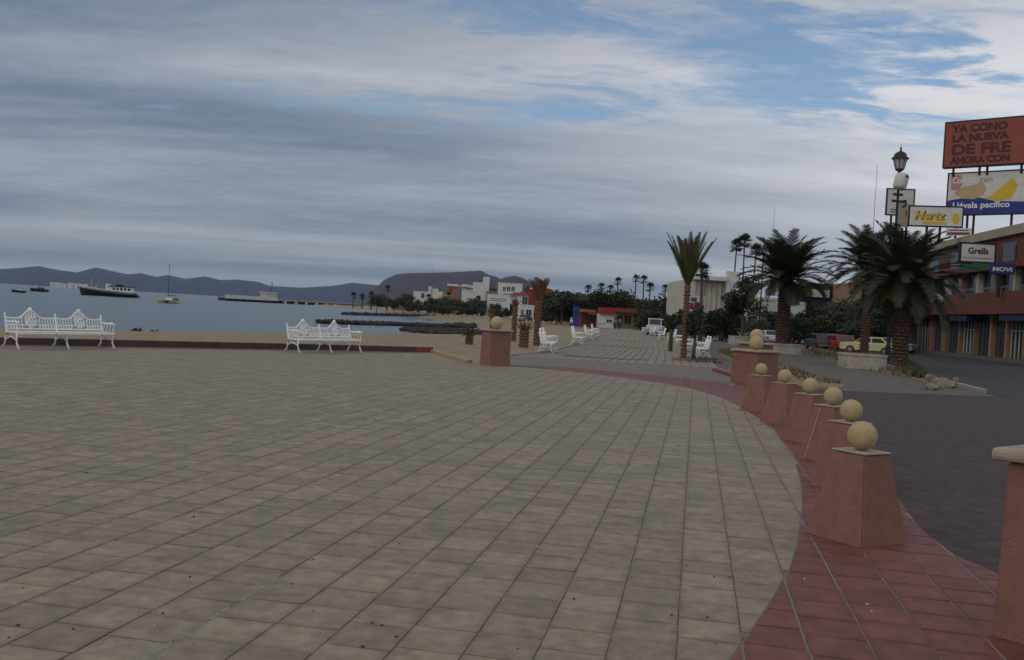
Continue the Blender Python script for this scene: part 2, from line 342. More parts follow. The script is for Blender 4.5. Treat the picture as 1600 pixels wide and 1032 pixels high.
# snap the dividing line onto a joint
u0 = round((Vector((-1.04, 29.7)).dot(gu))/TS)*TS
def edges(poly):
    a = sum(poly[i][0]*poly[(i+1) % len(poly)][1]-poly[(i+1) % len(poly)][0]*poly[i][1] for i in range(len(poly))); s = 1 if a > 0 else -1; E_ = []
    for i in range(len(poly)):
        p = Vector(poly[i]); q = Vector(poly[(i+1) % len(poly)]); d = (q-p)
        if d.length < 1e-6: continue
        n = Vector((d.y, -d.x)).normalized()*s; E_.append((p, n))
    return E_
def clip(poly, E_):
    for p, n in E_:
        out = []; L = len(poly)
        for i in range(L):
            a, b = poly[i], poly[(i+1) % L]; da = (a-p).dot(n); db = (b-p).dot(n)
            if da <= 0: out.append(a)
            if (da < 0 < db) or (db < 0 < da): out.append(a+(b-a)*(da/(da-db)))
        poly = out
        if len(poly) < 3: return []
    return poly
def area(p): return abs(sum(p[i].x*p[(i+1) % len(p)].y-p[(i+1) % len(p)].x*p[i].y for i in range(len(p))))/2
def proj(P):
    d = P-Vector((0, 0, EYE)); w = d.dot(Fw)
    return (800+FPX*d.dot(RV)/w, 516-FPX*d.dot(UV)/w) if w > .1 else None
class Tiles:
    def __init__(s): s.V = []; s.F = []; s.T = []; s.Ed = []
    def tile(s, poly, z, tv):                       # a slab with worn edges and a recessed joint round it
        c = sum(poly, Vector((0, 0)))/len(poly); n = len(poly); o = len(s.V); big = area(poly) > .03
        ins = [c+(p-c)*(.74 if big else .93) for p in poly]; mid = [c+(p-c)*(.985) for p in poly]
        for ring, dz, e in ((ins, 0, 0), (mid, -.0006, .8), (poly, -.0022, 1), (poly, -.016, 1)):
            for p in ring: s.V.append((p.x, p.y, z+dz)); s.T.append(tv-.85*e)
        s.F.append(tuple(range(o, o+n)))
        for r in range(3):
            for i in range(n): s.F.append((o+r*n+i, o+(r+1)*n+i, o+(r+1)*n+(i+1) % n, o+r*n+(i+1) % n))
    def build(s, name, m, parent):
        me = bpy.data.meshes.new(name); me.from_pydata(s.V, [], s.F); a = me.attributes.new('tv', 'FLOAT', 'POINT'); a.data.foreach_set('value', s.T)
        bm = bmesh.new(); bm.from_mesh(me); bmesh.ops.recalc_face_normals(bm, faces=bm.faces); bm.to_mesh(me); bm.free()
        me.materials.append(m); o = bpy.data.objects.new(name, me); C.objects.link(o); o.parent = parent; return o
rng = random.Random(5)
sheet_pts = ARC+KB[1:]+[(-34, -3)]
plaza = sheet('plaza_paving', sheet_pts, -.0065, MT['mortar'])
colA = {}
def grid(poly_regions, test):
    out = []
    for Ei, (E_, bb) in enumerate(poly_regions):
        us = [Vector(p).dot(gu) for p in bb]; vs_ = [Vector(p).dot(gv) for p in bb]
        for i in range(math.floor(min(us)/TS)-1, math.ceil(max(us)/TS)+1):
            if i not in colA: colA[i] = rng.random()*TS
            for j in range(math.floor(min(vs_)/TS)-2, math.ceil(max(vs_)/TS)+1):
                a0, a1 = i*TS+GAP/2, (i+1)*TS-GAP/2; b0 = j*TS+colA[i]+GAP/2; b1 = b0+TS-GAP
                q = [gu*a0+gv*b0, gu*a1+gv*b0, gu*a1+gv*b1, gu*a0+gv*b1]
                full = area(q); c = sum(q, Vector((0, 0)))/4
                r = clip(q, E_)
                if len(r) < 3 or area(r) < .004: continue
                if test and not test(c): continue
                out.append((r, abs(area(r)-full) < 1e-5, i, j, c))
    return out
low = (p_low.x, p_low.y)
RA = ARC+[low]; RB = [(-1.04, 29.7), low, (-34, -3)]+KB[::-1][:-1]
# region B ends on the joint, region A begins there
dv = Vector((-1.04, 29.7)); shift = (u0-dv.dot(gu))
EA = [(p+gu*shift, n) if abs(n.dot(gu)) > .999 else (p, n) for p, n in edges(RA)]
EB = [(p+gu*shift, n) if abs(n.dot(gu)) > .999 else (p, n) for p, n in edges(RB)]
tl = grid([(EA, RA), (EB, RB)], None)
def largest(tl, n):
    s = []
    for k, t in enumerate(tl):
        if not t[1] or t[4].y < 3: continue
        p = proj(Vector((t[4].x, t[4].y, 0)))
        if p and -5 < p[0] < 1605 and p[1] < 1040: s.append((-p[1]+abs(p[0]-800)*.0, k))
    s.sort(); return set(k for _, k in s[:n])
def lay(tl, parent, m_many, m_one, one_name, many_name, n_one, z=0.0, dark=None):
    near = largest(tl, n_one); T = Tiles(); r = random.Random(3); protos = []
    for q in range(10):
        t = Tiles(); h = (TS-GAP)/2; w = [.002*r.uniform(-1, 1) for _ in range(8)]
        cs = [Vector((-h+w[0], -h+w[1])), Vector((h+w[2], -h+w[3])), Vector((h+w[4], h+w[5])), Vector((-h+w[6], h+w[7]))]; pl = []
        for i in range(4):
            if q >= 4 and r.random() < .35:                # a chipped corner
                c_ = r.uniform(.012, .035); a_ = (cs[i-1]-cs[i]).normalized(); b_ = (cs[(i+1) % 4]-cs[i]).normalized(); pl += [cs[i]+a_*c_, cs[i]+(a_+b_)*c_*.3, cs[i]+b_*c_*r.uniform(.5, 1.3)]
            else: pl.append(cs[i])
        t.tile(pl, 0, .5); o = t.build(one_name, m_one, parent); protos.append(o.data)
        bpy.data.objects.remove(o)
    for k, (poly, full, i, j, c) in enumerate(tl):
        zz = z+r.uniform(-.0012, .0012); tv = .5+r.uniform(-.45, .45)
        if dark and r.random() < dark: tv -= .35
        if k in near:
            o = bpy.data.objects.new(one_name, protos[r.randrange(10)]); C.objects.link(o); o.parent = parent; o.location = (c.x, c.y, zz); o.rotation_euler = (r.uniform(-.005, .005), r.uniform(-.005, .005), -GA+r.uniform(-.006, .006))
        else: T.tile(poly, zz, tv)
    o = T.build(many_name, m_many, parent); o['kind'] = 'stuff'
lay(tl, plaza, MT['tile'], MT['tile_one'], 'tile', 'tiles', 298, dark=.04)

# one joint filled with pale bluish mortar
MT['pale_joint'] = mat('pale_joint', (.24, .26, .275), .8, .5, 9, coords='World')
ja, jb = G(240, 1026), G(425, 905)
ju = round(((Vector(ja.xy)+Vector(jb.xy))*.5).dot(gu)/TS)*TS
b = MB(); rr = random.Random(2); v = Vector(ja.xy).dot(gv)-.4
while v < Vector(jb.xy).dot(gv):
    l = rr.uniform(.05, .3); c = gu*ju+gv*(v+l/2)
    b.box((c.x, c.y, -.004), (rr.uniform(.006, .014), l, .007), rz=-GA); v += l+rr.choice((.0, .02, .12))
b.build('pale_joint', MT['pale_joint'], plaza)

# red border: outside the arc, inside the outer line
OUT = [(3.6, -3.0), (3.75, 1.5), (3.9, 3.5), (3.75, 5.2), (3.45, 7.2), (3.6, 8.2), (4.15, 10.2), (4.75, 12.4), (5.15, 14.4), (5.5, 16.8), (5.75, 19.4), (6.0, 22.0), (7.3, 26.0), (8.2, 28.4), (7.3, 29.4)]
INN = [tuple(G(*q).xy) for q in ((1150, 601), (1090, 593), (1000, 585), (900, 575), (830, 572), (795, 571))]
red_poly = ARC[:-1]+INN[::-1]+OUT[::-1]
red = sheet('red_paving', red_poly, -.0052, MT['mortar_grey'])
def inside(c, poly):
    r = False
    for i in range(len(poly)):
        (ax, ay), (bx, by) = poly[i], poly[(i+1) % len(poly)]
        if (ay > c.y) != (by > c.y) and c.x < (bx-ax)*(c.y-ay)/(by-ay)+ax: r = not r
    return r
def nearest_edge(c, line):
    best = None
    for a, b_ in zip(line[:-1], line[1:]):
        a = Vector(a); b_ = Vector(b_); d = b_-a; t = max(0, min(1, (c-a).dot(d)/d.length_squared)); e = (c-a-d*t).length
        if best is None or e < best[0]: best = (e, a, Vector((d.y, -d.x)).normalized())
    return best
def red_grid():
    out = []; bb = red_poly; us = [Vector(p).dot(gu) for p in bb]; vs_ = [Vector(p).dot(gv) for p in bb]
    OL = OUT+INN
    for i in range(math.floor(min(us)/TS)-1, math.ceil(max(us)/TS)+1):
        if i not in colA: colA[i] = rng.random()*TS
        for j in range(math.floor(min(vs_)/TS)-2, math.ceil(max(vs_)/TS)+1):
            g2 = .022; g3 = .012; a0, a1 = i*TS+g2/2, (i+1)*TS-g2/2; b0 = j*TS+colA[i]*.3+g3/2; b1 = b0+TS-g3
            q = [gu*a0+gv*b0, gu*a1+gv*b0, gu*a1+gv*b1, gu*a0+gv*b1]; full = area(q); c = sum(q, Vector((0, 0)))/4
            e1, p1, n1 = nearest_edge(c, ARC); e2, p2, n2 = nearest_edge(c, OL)
            E_ = []
            if e1 < .5: E_.append((p1+n1*.008, -n1))
            if e2 < .5: E_.append((p2, n2))
            if not inside(c, red_poly) and e1 > .25 and e2 > .25: continue
            r = clip(q, E_) if E_ else q
            if len(r) < 3 or area(r) < .006: continue
            cc = sum(r, Vector((0, 0)))/len(r)
            if not inside(cc, red_poly): continue
            out.append((r, abs(area(r)-full) < 1e-5, i, j, c))
    return out
lay(red_grid(), red, MT['red'], MT['red_one'], 'tile', 'tiles', 150)

# dark street paving, smooth concrete crossing, promenade, pavement, road
street = sheet('street_paving', OUT[:-1]+[tuple(G(1290, 609).xy), (11.5, 27.3), (14.6, 28.3), (22, 30.5), (60, 36), (60, -3)], -.018, MT['street'])
MT['street_b'] = MT['street']
WL = [tuple(G(1165, 588).xy), tuple(G(1120, 573).xy), (9.2, 44), (11.6, 60), (15.2, 90), (20.5, 140), (23, 165)]
WR = [(14.6, 29.4), (15.6, 34), (17.2, 41), (19.0, 48), (22.0, 62), (25.5, 80), (30, 110), (36, 165)]
road = sheet('road', [(14.6, 28.3), ]+WR[1:]+[(44, 165), (41.0, 97), (38.9, 76), (37, 58), (42, 40), (60, 36), (22, 30.5)], -.014, MT['asphalt'])
PL = [tuple(G(795, 556).xy), (1.5, 41.5), (3.5, 54), (5.5, 68), (8.6, 90), (13.2, 130), (16.9, 163)]
walk = sheet('pavement', [tuple(G(1290, 609).xy), (11.5, 27.3), (14.6, 28.3)]+WR[1:]+WL[::-1][:-1]+[tuple(G(1168, 592).xy)], -.022, MT['walk'])
band = sheet('crossing', INN+[PL[0], (2.9, 35.9), (8.0, 35.6), tuple(G(1165, 588).xy)], -.006, MT['band'])
prom = sheet('promenade', [(PL[0][0], PL[0][1])]+PL[1:]+WL[::-1][:-1]+[(8.0, 35.6), (2.9, 35.9)], -.017, MT['mortar_grey'])
def promenade_tiles():
    T = Tiles(); TR = Tiles(); r = random.Random(9); ys = np.arange(36.0, 160, .333)
    ly = [p[1] for p in PL]; lx = [p[0] for p in PL]; ry = [p[1] for p in WL]; rx = [p[0] for p in WL]
    cl_ = np.polyfit(ly, lx, 3); cr_ = np.polyfit(ry[1:], rx[1:], 3)
    for y in ys:
        x0, x1, x0b, x1b = np.polyval(cl_, y), np.polyval(cr_, y), np.polyval(cl_, y+.333), np.polyval(cr_, y+.333)
        n = 22
        for k in range(n):
            w = (x1-x0)/n; g_ = .045
            if y > 75 and k % 2: continue
            kk = k+(2 if y > 75 else 1); kk = min(kk, n)
            p = [Vector((x0+(x1-x0)*k/n+g_/2, y+.01)), Vector((x0+(x1-x0)*kk/n-g_/2, y+.01)), Vector((x0b+(x1b-x0b)*kk/n-g_/2, y+.323)), Vector((x0b+(x1b-x0b)*k/n+g_/2, y+.323))]
            zig = (y-36) % 17; isred = (2.0+abs(k-9)*.12 < zig < 3.3+abs(k-9)*.16) and 3 < k < 14
            (TR if isred else T).tile(p, .0, .5+r.uniform(-.4, .4))
    a = T.build('tiles', MT['tile'], prom); a['kind'] = 'stuff'; a = TR.build('red_tiles', MT['red'], prom); a['kind'] = 'stuff'
promenade_tiles()

# kerbs
def kerb(name, pts, w, h, m, label=None, cat='kerb'):
    b = MB(); n = len(pts); P = [Vector((p[0], p[1])) for p in pts]; L_ = []; R2 = []
    for i in range(n):
        d = (P[min(i+1, n-1)]-P[max(i-1, 0)]).normalized(); nn = Vector((-d.y, d.x)); L_.append(P[i]-nn*w/2); R2.append(P[i]+nn*w/2)
    vs_ = []
    for a, c in zip(L_, R2): vs_ += [(a.x, a.y, -.05), (c.x, c.y, -.05), (c.x, c.y, h), (a.x, a.y, h)]
    fs = []
    for i in range(n-1):
        for k in range(4): fs.append((i*4+k, i*4+(k+1) % 4, i*4+4+(k+1) % 4, i*4+4+k))
    fs += [(0, 1, 2, 3), tuple(n*4-4+k for k in (3, 2, 1, 0))]; b.add(vs_, fs)
    o = b.build(name, m, bevel=.012)
    bm = bmesh.new(); bm.from_mesh(o.data); bmesh.ops.recalc_face_normals(bm, faces=bm.faces); bm.to_mesh(o.data); bm.free()
    o['kind'] = 'structure'; return o
kerb('kerb', [(-3.5, 34.85), (-6.35, 32.55), (-12.75, 26.5), (-34, 6.2)], .22, .19, MT['kerb'])
kerb('kerb_red', [(-2.92, 35.2), (-3.5, 34.85)], .24, .195, MT['kerb_red'])
kerb('kerb_yellow', [(-1.25, 29.6), (-2.92, 35.2)], .16, .10, MT['kerb_yellow'])
kerb('kerb_red', [tuple(G(1117, 580).xy), tuple(G(1158, 592).xy)], .2, .09, MT['kerb_red'])
kerb('kerb_promenade', [PL[0], PL[1], PL[2], PL[3], PL[4]], .18, .06, MT['kerb_grey'])
kerb('kerb_road', [(14.75, 29.6), (15.7, 34), (17.3, 41), (19.1, 48), (22.1, 62), (25.6, 80), (30.1, 110)], .18, .11, MT['kerb_grey'])
# a reddish strip of paving along the foot of the kerb
MT['border'] = mat('border_strip', (.17, .085, .075), .8, .3, 3, .2, coords='World')
d_ = Vector((-1, -.94)).normalized(); n_ = Vector((.69, -.72))
sheet('border_strip', [(-3.35, 34.7), (-6.2, 32.35), (-12.55, 26.35), (-33.8, 6.0), (-33.4, 5.6), (-12.15, 25.95), (-5.8, 31.95), (-3.1, 34.2)], .006, MT['border'])

# ------------------------------------------------------------------ pillars and bollards with stone balls
def rough_shaft(side, h, taper, nm, parent, seed, amp=.004):
    bm = bmesh.new(); n = 12; x = side/2
    bmesh.ops.create_cube(bm, size=1)
    for v in bm.verts: k = taper if v.co.z > 0 else 1; v.co = Vector((v.co.x*side*k, v.co.y*side*k, (v.co.z+.5)*h))
    bmesh.ops.bevel(bm, geom=bm.edges[:], offset=.012, segments=2, affect='EDGES')
    bmesh.ops.subdivide_edges(bm, edges=[e for e in bm.edges if e.calc_length() > .1], cuts=n, use_grid_fill=True)
    for v in bm.verts:
        d = Vector((v.co.x, v.co.y, 0)); d = d.normalized() if d.length > 1e-4 else d
        v.co += d*(amp*fbm(v.co.x*7+v.co.z*3, v.co.y*7+v.co.z*5, seed, 3)-amp*.3*max(0, fbm(v.co.z*16, (v.co.x+v.co.y)*14, seed+5, 2)))
    me = bpy.data.meshes.new(nm); bm.to_mesh(me); bm.free(); me.materials.append(MT['adobe']); me.polygons.foreach_set('use_smooth', [True]*len(me.polygons)); me.set_sharp_from_angle(angle=R_(28))
    o = bpy.data.objects.new(nm, me); C.objects.link(o); o.parent = parent; return o
def ball_prof(r, n=14): return [(max(.002, r*math.sin(math.pi*i/n)), r-r*math.cos(math.pi*i/n)) for i in range(n+1)]
def pillar(loc, side, h, rz, br, label, cap_h=.07, over=.07, taper=.94):
    o = empty('pillar', loc, rz, label, 'pillar', None)
    rough_shaft(side, h, taper, 'shaft', o, side*9)
    MB().box((0, 0, h+cap_h/2+.001), (side*taper+2*over, side*taper+2*over, cap_h)).build('cap', MT['cap'], o, bevel=.025)
    if br: MB().lathe(ball_prof(br), 28, (0, 0, h+cap_h-.012)).build('ball', MT['ball'], o, smooth=True)
    return o
pillar((-.47, 29.15, -.012), .70, 1.05, R_(28), .20, 'terracotta pillar with one stone ball standing alone beside the sand')
pillar((7.02, 27.35, -.012), .95, .92, R_(38), .205, 'wide terracotta pillar with a stone ball at the end of the bollard row')
q = AT(1183, 520, 30.2); pillar((q.x, 30.2, -.012), .8, 1.08, R_(38), .22, 'terracotta pillar half hidden behind the wide pillar ending the bollard row')
pillar((3.28, 5.22, -.012), .74, .99, R_(38), .2, 'near terracotta pillar with white cap cut by the right edge of the picture')
MT['sign_streak'] = mat('paint_streak', (.45, .33, .27), .8, .3, 20)
BW = ['nearest tapered bollard with a stone ball, standing in front of the others', 'second bollard from the front, partly hidden behind the nearest one', 'third tapered bollard from the front, a pale streak down its corner',
      'fourth tapered bollard counted from the front of the row', 'fifth bollard from the front, next to last before the wide pillar', 'farthest bollard of the row, directly in front of the wide pillar']
spots = [(1346, 704), (1329, 659), (1301, 633.5), (1265, 615.5), (1226, 598.5), (1189, 586.5)]
proto = None
for k, (x, y) in enumerate(spots):
    p = G(x, y, .70); rz = R_(32+3.5*k)
    if proto is None:
        proto = empty('bollard', (p.x, p.y, -.012), rz, BW[0], 'bollard', 'tapered bollards along the red border')
        rough_shaft(.56, .70, .56, 'shaft', proto, 3)
        MB().box((0, 0, .706), (.322, .322, .014)).build('cap', MT['cap'], proto, bevel=.005)
        MB().lathe(ball_prof(.116), 28, (0, 0, .714)).build('ball', MT['ball'], proto, smooth=True)
        o = proto
    else: o = dup(proto, (p.x, p.y, -.012), rz+random.uniform(-.08, .08), label=BW[k])
    if k == 2:
        a, c = Vector((-.277, .17, .03)), Vector((-.166, .06, .66))
        MB().tube([a, (a+c)/2+Vector((-.004, -.004, 0)), c], [.005, .008, .005], 5).build('paint_streak', MT['sign_streak'], o)

# ------------------------------------------------------------------ ornate white iron benches
def make_bench():
    W = 1.43
    o = empty('bench', (0, 0, 0), 0, 'x', 'bench', 'white iron benches')
    s = MB()
    for k in range(7): s.box((0, .10+k*.063, .44+.004*math.sin(k)), (2*W, .048, .022))
    s.box((0, .07, .425), (2*W, .03, .05)); s.box((0, .535, .425), (2*W, .03, .06)); s.build('seat', MT['whiteiron'], o)
    for sx in (-W/2, W/2):
        b = MB(); tilt = lambda z: .05-(z-.45)*.24
        def rail(pts, r): b.tube([(sx+x, tilt(z), z) for x, z in pts], r, 5)
        rail([(-W/2, .50), (W/2, .50)], .022); rail([(-W/2, .60), (W/2, .60)], .014)
        top = [(-W/2, .79), (-.5, .77), (-.32, .78), (-.22, .83), (-.15, .89), (-.09, .95), (0, .97), (.09, .95), (.15, .89), (.22, .83), (.32, .78), (.5, .77), (W/2, .79)]
        rail(top, .022)
        for k in range(17):
            x = -W/2+.06+k*(W-.12)/16
            if abs(x) < .17: continue
            zt = np.interp(x, [p[0] for p in top], [p[1] for p in top])
            b.tube([(sx+x-.02, tilt(.6), .6), (sx+x+.016, tilt(.68), .68), (sx+x-.01, tilt(zt), zt)], [.012, .017, .012], 4)
            b.tube([(sx+x+.02, tilt(.5), .5), (sx+x-.02, tilt(.6), .6)], .014, 4)
        b.build('backrest', MT['whiteiron'], o)
        c = MB(); T = Matrix.Translation((sx, tilt(.73)+.006, .73)) @ Matrix.Rotation(R_(90+13.5), 4, 'X')
        for r_, w in ((.15, .02), (.095, .016), (.045, .03)):
            c.tube([T @ Vector((r_*math.cos(t*math.pi/8), r_*1.25*math.sin(t*math.pi/8), 0)) for t in range(17)], w, 5)
        for t in range(8):
            a = t*math.pi/4; c.tube([T @ Vector((.05*math.cos(a), .06*math.sin(a), 0)), T @ Vector((.15*math.cos(a+.3), .18*math.sin(a+.3), 0))], .015, 4)
        c.lathe([(.01, 0), (.05, .02), (.06, .06), (.045, .10), (.01, .125)], 8, (sx, tilt(.95), .93)); c.build('crest', MT['whiteiron'], o)
    for sx in (-W, 0, W):
        f = MB(); x = sx+(.02 if sx < 0 else -.02 if sx > 0 else 0)
        f.tube([(x, .10, .45), (x, .03, .3), (x, .02, .15), (x, -.08, 0)], [.03, .026, .024, .032], 6)
        f.tube([(x, .50, .45), (x, .48, .3), (x, .50, .15), (x, .60, 0)], [.03, .026, .024, .032], 6)
        f.tube([(x, .02, .22), (x, .26, .32), (x, .5, .22)], .016, 5)
        f.tube([(x, .08, .42), (x, .52, .42)], .024, 5)
        f.build('leg', MT['whiteiron'], o, smooth=True)
        p = MB(); p.tube([(x, .06, .43), (x, -.04, .84)], [.026, .024], 6); p.lathe([(.012, 0), (.034, .02), (.02, .05), (.006, .09)], 6, (x, -.045, .835)); p.build('back_post', MT['whiteiron'], o)
        if sx:
            a = MB(); a.tube([(x, -.0, .70), (x, .2, .68), (x, .42, .70), (x, .55, .665), (x, .56, .6), (x, .50, .56)], [.022, .024, .028, .03, .024, .02], 6)
            for yy in (.12, .25, .38): a.tube([(x, yy-.03, .44), (x, yy+.02, .69)], .012, 4)
            a.tube([(x, .5, .43), (x, .5, .57)], .018, 5); a.build('armrest', MT['whiteiron'], o, smooth=True)
    return o
bench0 = make_bench()
def facing(p, rz, label): 
    global bench0, bench_used
    if not bench_used: bench_used = True; bench0.location = p; bench0.rotation_euler.z = rz; bench0['label'] = label; return bench0
    return dup(bench0, p, rz, label=label)
bench_used = False
# bench local +y is the seat side; rz turns it
pa, pb = G(181, 546), G(108, 546.5)                     # front feet at the right end and the middle of the first bench
def place_by_feet(p_right, p_mid, label):               # the right hand end seen from the front is local -x
    d = (p_mid-p_right); ang = math.atan2(d.y, d.x); rz = ang
    c = p_mid-Matrix.Rotation(rz, 3, 'Z') @ Vector((0, .60, 0)); return facing((c.x, c.y, .002), rz, label)
place_by_feet(pa, pb, 'long white iron bench cut by the left edge, in front of the sea')
place_by_feet(G(581, 552), G(519, 552.4), 'long white iron bench seen whole, on the plaza edge before the beach')
for k, (x, y) in enumerate(((856, 552.5), (903, 540), (921, 532.5), (931, 527.5))):
    p = G(x, y); facing((p.x-.2, p.y+1.4, 0), R_(-90-7), ('nearest', 'second', 'third', 'farthest')[k]+' white bench along the sand side of the promenade')
for k, (x, y) in enumerate(((1103, 560), (1083, 551), (1066, 541), (1052, 536), (1036, 531), (1021, 525.5), (1008, 521))):
    p = G(x, y); facing((p.x+.3, p.y+1.3, 0), R_(90-7), ('nearest', 'second', 'third', 'fourth', 'fifth', 'sixth', 'farthest')[k]+' white bench along the planted street side of the promenade')

# ------------------------------------------------------------------ palms, trees
def frond_pts(az, el, L_, droop, n=9):
    pts = []; p = Vector((0, 0, 0)); e = el
    for i in range(n):
        pts.append(p.copy()); d = Vector((math.cos(az)*math.cos(e), math.sin(az)*math.cos(e), math.sin(e))); p += d*L_/(n-1); e -= droop/(n-1)*(.5+i/(n-1)*1.0)
    return pts
def frond(b, pts, leaf, rr, n=26, hang=.25, w=.035):
    b.tube(pts, [.03*(1-i/len(pts))+.006 for i in range(len(pts))], 4, False)
    L_ = len(pts)-1
    for k in range(n):
        t = .12+.88*k/n; i = min(L_-1, int(t*L_)); f = t*L_-i; p = pts[i].lerp(pts[i+1], f); d = (pts[i+1]-pts[i]).normalized()
        s = d.cross(Vector((0, 0, 1)))
        s = s.normalized() if s.length > .05 else Vector((1, 0, 0)); up = s.cross(d)
        ll = leaf*(math.sin(math.pi*(.12+.86*t))**.6)
        for sg in (-1, 1):
            v = (s*sg*.8+d*.65+up*rr.uniform(.05, .3)).normalized()*ll*rr.uniform(.8, 1.15)+Vector((0, 0, -hang*ll*rr.uniform(.3, 1)))
            q = d*w*.5; mid = p+v*.5+up*.02
            b.add([p-q, p+q, mid+q*1.1, p+v, mid-q*1.1], [(0, 1, 2, 4), (4, 2, 3)])
def date_palm(loc, h, r, crown, label, seed, nf=46, tm='trunk', group=None, name='date_palm', lean=(0, 0), fm='frond', upright=0.0, leaf=.24, spread=98):
    rr = random.Random(seed); o = empty(name, loc, rr.uniform(0, 6), label, 'palm tree', group)
    b = MB(); n = 12; rows = max(6, int(h/.17)); pts = []; rd = []
    for i in range(rows*2+1):
        z = h*i/(rows*2); pts.append((lean[0]*(z/h)**2, lean[1]*(z/h)**2, z)); rd.append(r*(1+.25*max(0, 1-z/.5))*(1+.20*max(0, (z/h-.75)/.25))*(1.02 if i % 2 else .96)*rr.uniform(.97, 1.03))
    b.tube(pts, rd, n)
    for i in range(rows):                               # stubs of cut fronds spiralling up
        z = h*(i+.6)/rows; kx = lean[0]*(z/h)**2; ky = lean[1]*(z/h)**2
        for k in range(7):
            a = 2*math.pi*k/7+i*.45; c = Vector((kx+math.cos(a)*r, ky+math.sin(a)*r, z))
            b.box(c, (.2*r/.4*rr.uniform(.6, 1.2), .26*r/.4, .17), taper=.3, M=Matrix.Rotation(a, 4, 'Z') @ Matrix.Rotation(R_(-25+rr.uniform(-12, 12)), 4, 'Y'))
    b.build('trunk', MT[tm], o, angle=35)
    c = MB(); top = Vector((lean[0], lean[1], h-.05))
    for k in range(nf):
        a = k*2.399+rr.uniform(-.2, .2); t = k/nf; el = R_(86-spread*t**1.1)*(1-upright)+R_(80)*upright*(1-.12*t)+rr.uniform(-.08, .08)
        pts = frond_pts(a, el, crown*rr.uniform(.88, 1.08), R_(rr.uniform(48, 78)+14*t)*(1-upright*.9)); frond(c, [top+p+Vector((math.cos(a)*r*.6, math.sin(a)*r*.6, 0)) for p in pts], crown*leaf, rr, 46, w=crown*.017, hang=.16)
    c.build('crown', MT[fm], o)
    if nf > 50:
        c = MB()
        for k in range(14):
            a = rr.uniform(0, 6.28); frond(c, [top+Vector((math.cos(a)*r*.8, math.sin(a)*r*.8, -.1))+p for p in frond_pts(a, R_(rr.uniform(-35, -5)), crown*rr.uniform(.35, .6), R_(70))], crown*.12, rr, 20, w=crown*.012, hang=.5)
        c.build('dead_fronds', MT['dry'], o)
    return o
def fan_palm(loc, h, crown, label, seed, group=None, tm='trunk_grey', nl=30, skirt=True):
    rr = random.Random(seed); o = empty('fan_palm', loc, 0, label, 'palm tree', group)
    b = MB(); lx, ly = rr.uniform(-.3, .3), rr.uniform(-.3, .3)
    b.tube([(lx*(t/6)**2, ly*(t/6)**2, h*t/6) for t in range(7)], [.22+.06*(t == 0)-.012*t for t in range(7)], 8); b.build('trunk', MT[tm], o, smooth=True)
    c = MB(); top = Vector((lx, ly, h))
    for k in range(nl):
        a = k*2.399; el = R_(80-125*(k/nl))+rr.uniform(-.1, .1); d = Vector((math.cos(a)*math.cos(el), math.sin(a)*math.cos(el), math.sin(el)))
        L_ = crown*rr.uniform(.85, 1.1); p = top+d*L_*.45; c.tube([top, p], [.03, .02], 3, False)
        s = d.cross(Vector((0, 0, 1))); s = s.normalized() if s.length > .05 else Vector((1, 0, 0)); u = s.cross(d)
        for j in range(11):
            t = (j-5)/5*1.25; v = (d*math.cos(t)+s*math.sin(t)+u*.15*math.cos(t)).normalized()*L_*.55*(1-.12*abs(t)); v.z -= .12*L_*rr.random()
            w = (s*math.cos(t)-d*math.sin(t))*L_*.045; c.add([p-w*.3, p+w*.3, p+v*.6+w, p+v, p+v*.6-w], [(0, 1, 2, 4), (4, 2, 3)])
    c.build('crown', MT['fan'], o)
    return o
def tree_mesh(h, rx, rz, seed, n=1500, leaf=.22, cz=None, thr=.05):
    rr = random.Random(seed); b = MB(); cz = cz or h-rz
    b.tube([(0, 0, 0), (.05, .03, cz*.5), (0, .1, cz)], [.05*h**.6, .04*h**.6, .025*h**.6], 7)
    for k in range(6):
        a = k*1.05+rr.random(); p = Vector((math.cos(a)*rx*.7, math.sin(a)*rx*.7, cz+rr.uniform(-.2, .6)*rz)); b.tube([(0, .05, cz*rr.uniform(.55, .8)), p*.5+Vector((0, 0, cz*.45)), p], [.02*h**.6, .014*h**.6, .006], 5)
    c = MB(); lobes = [(Vector((rr.uniform(-.6, .6)*rx, rr.uniform(-.6, .6)*rx, cz+rr.uniform(-.55, .6)*rz)), rr.uniform(.28, .5)) for _ in range(15)]
    for i in range(n):
        l, f = lobes[i % 15]; d = Vector((rr.gauss(0, 1), rr.gauss(0, 1), rr.gauss(0, 1))).normalized()*(rr.random()**.4)*f
        p = l+Vector((d.x*rx, d.y*rx, d.z*rz)); s = leaf*rr.uniform(.6, 1.3)
        a = Vector((rr.gauss(0, 1), rr.gauss(0, 1), rr.gauss(0, .6))).normalized(); e = a.orthogonal().normalized()
        c.add([p-a*s, p+e*s*.45, p+a*s, p-e*s*.45], [(0, 1, 2, 3)])
    return b, c
def tree(loc, h, rx, rz, label, seed, m='leaf', group=None, n=1500, leaf=.22, cz=None, tm='trunk_grey', name='tree'):
    o = empty(name, loc, 0, label, 'tree', group); b, c = tree_mesh(h, rx, rz, seed, n, leaf, cz)
    b.build('trunk', MT[tm], o, smooth=True); c.build('crown', MT[m], o); return o
def by(px, Y, z=0.0): return (X_at(px, Y), Y, z)
def hgt(px, py, Y): return AT(px, py, Y).z              # height of a photo point at a distance

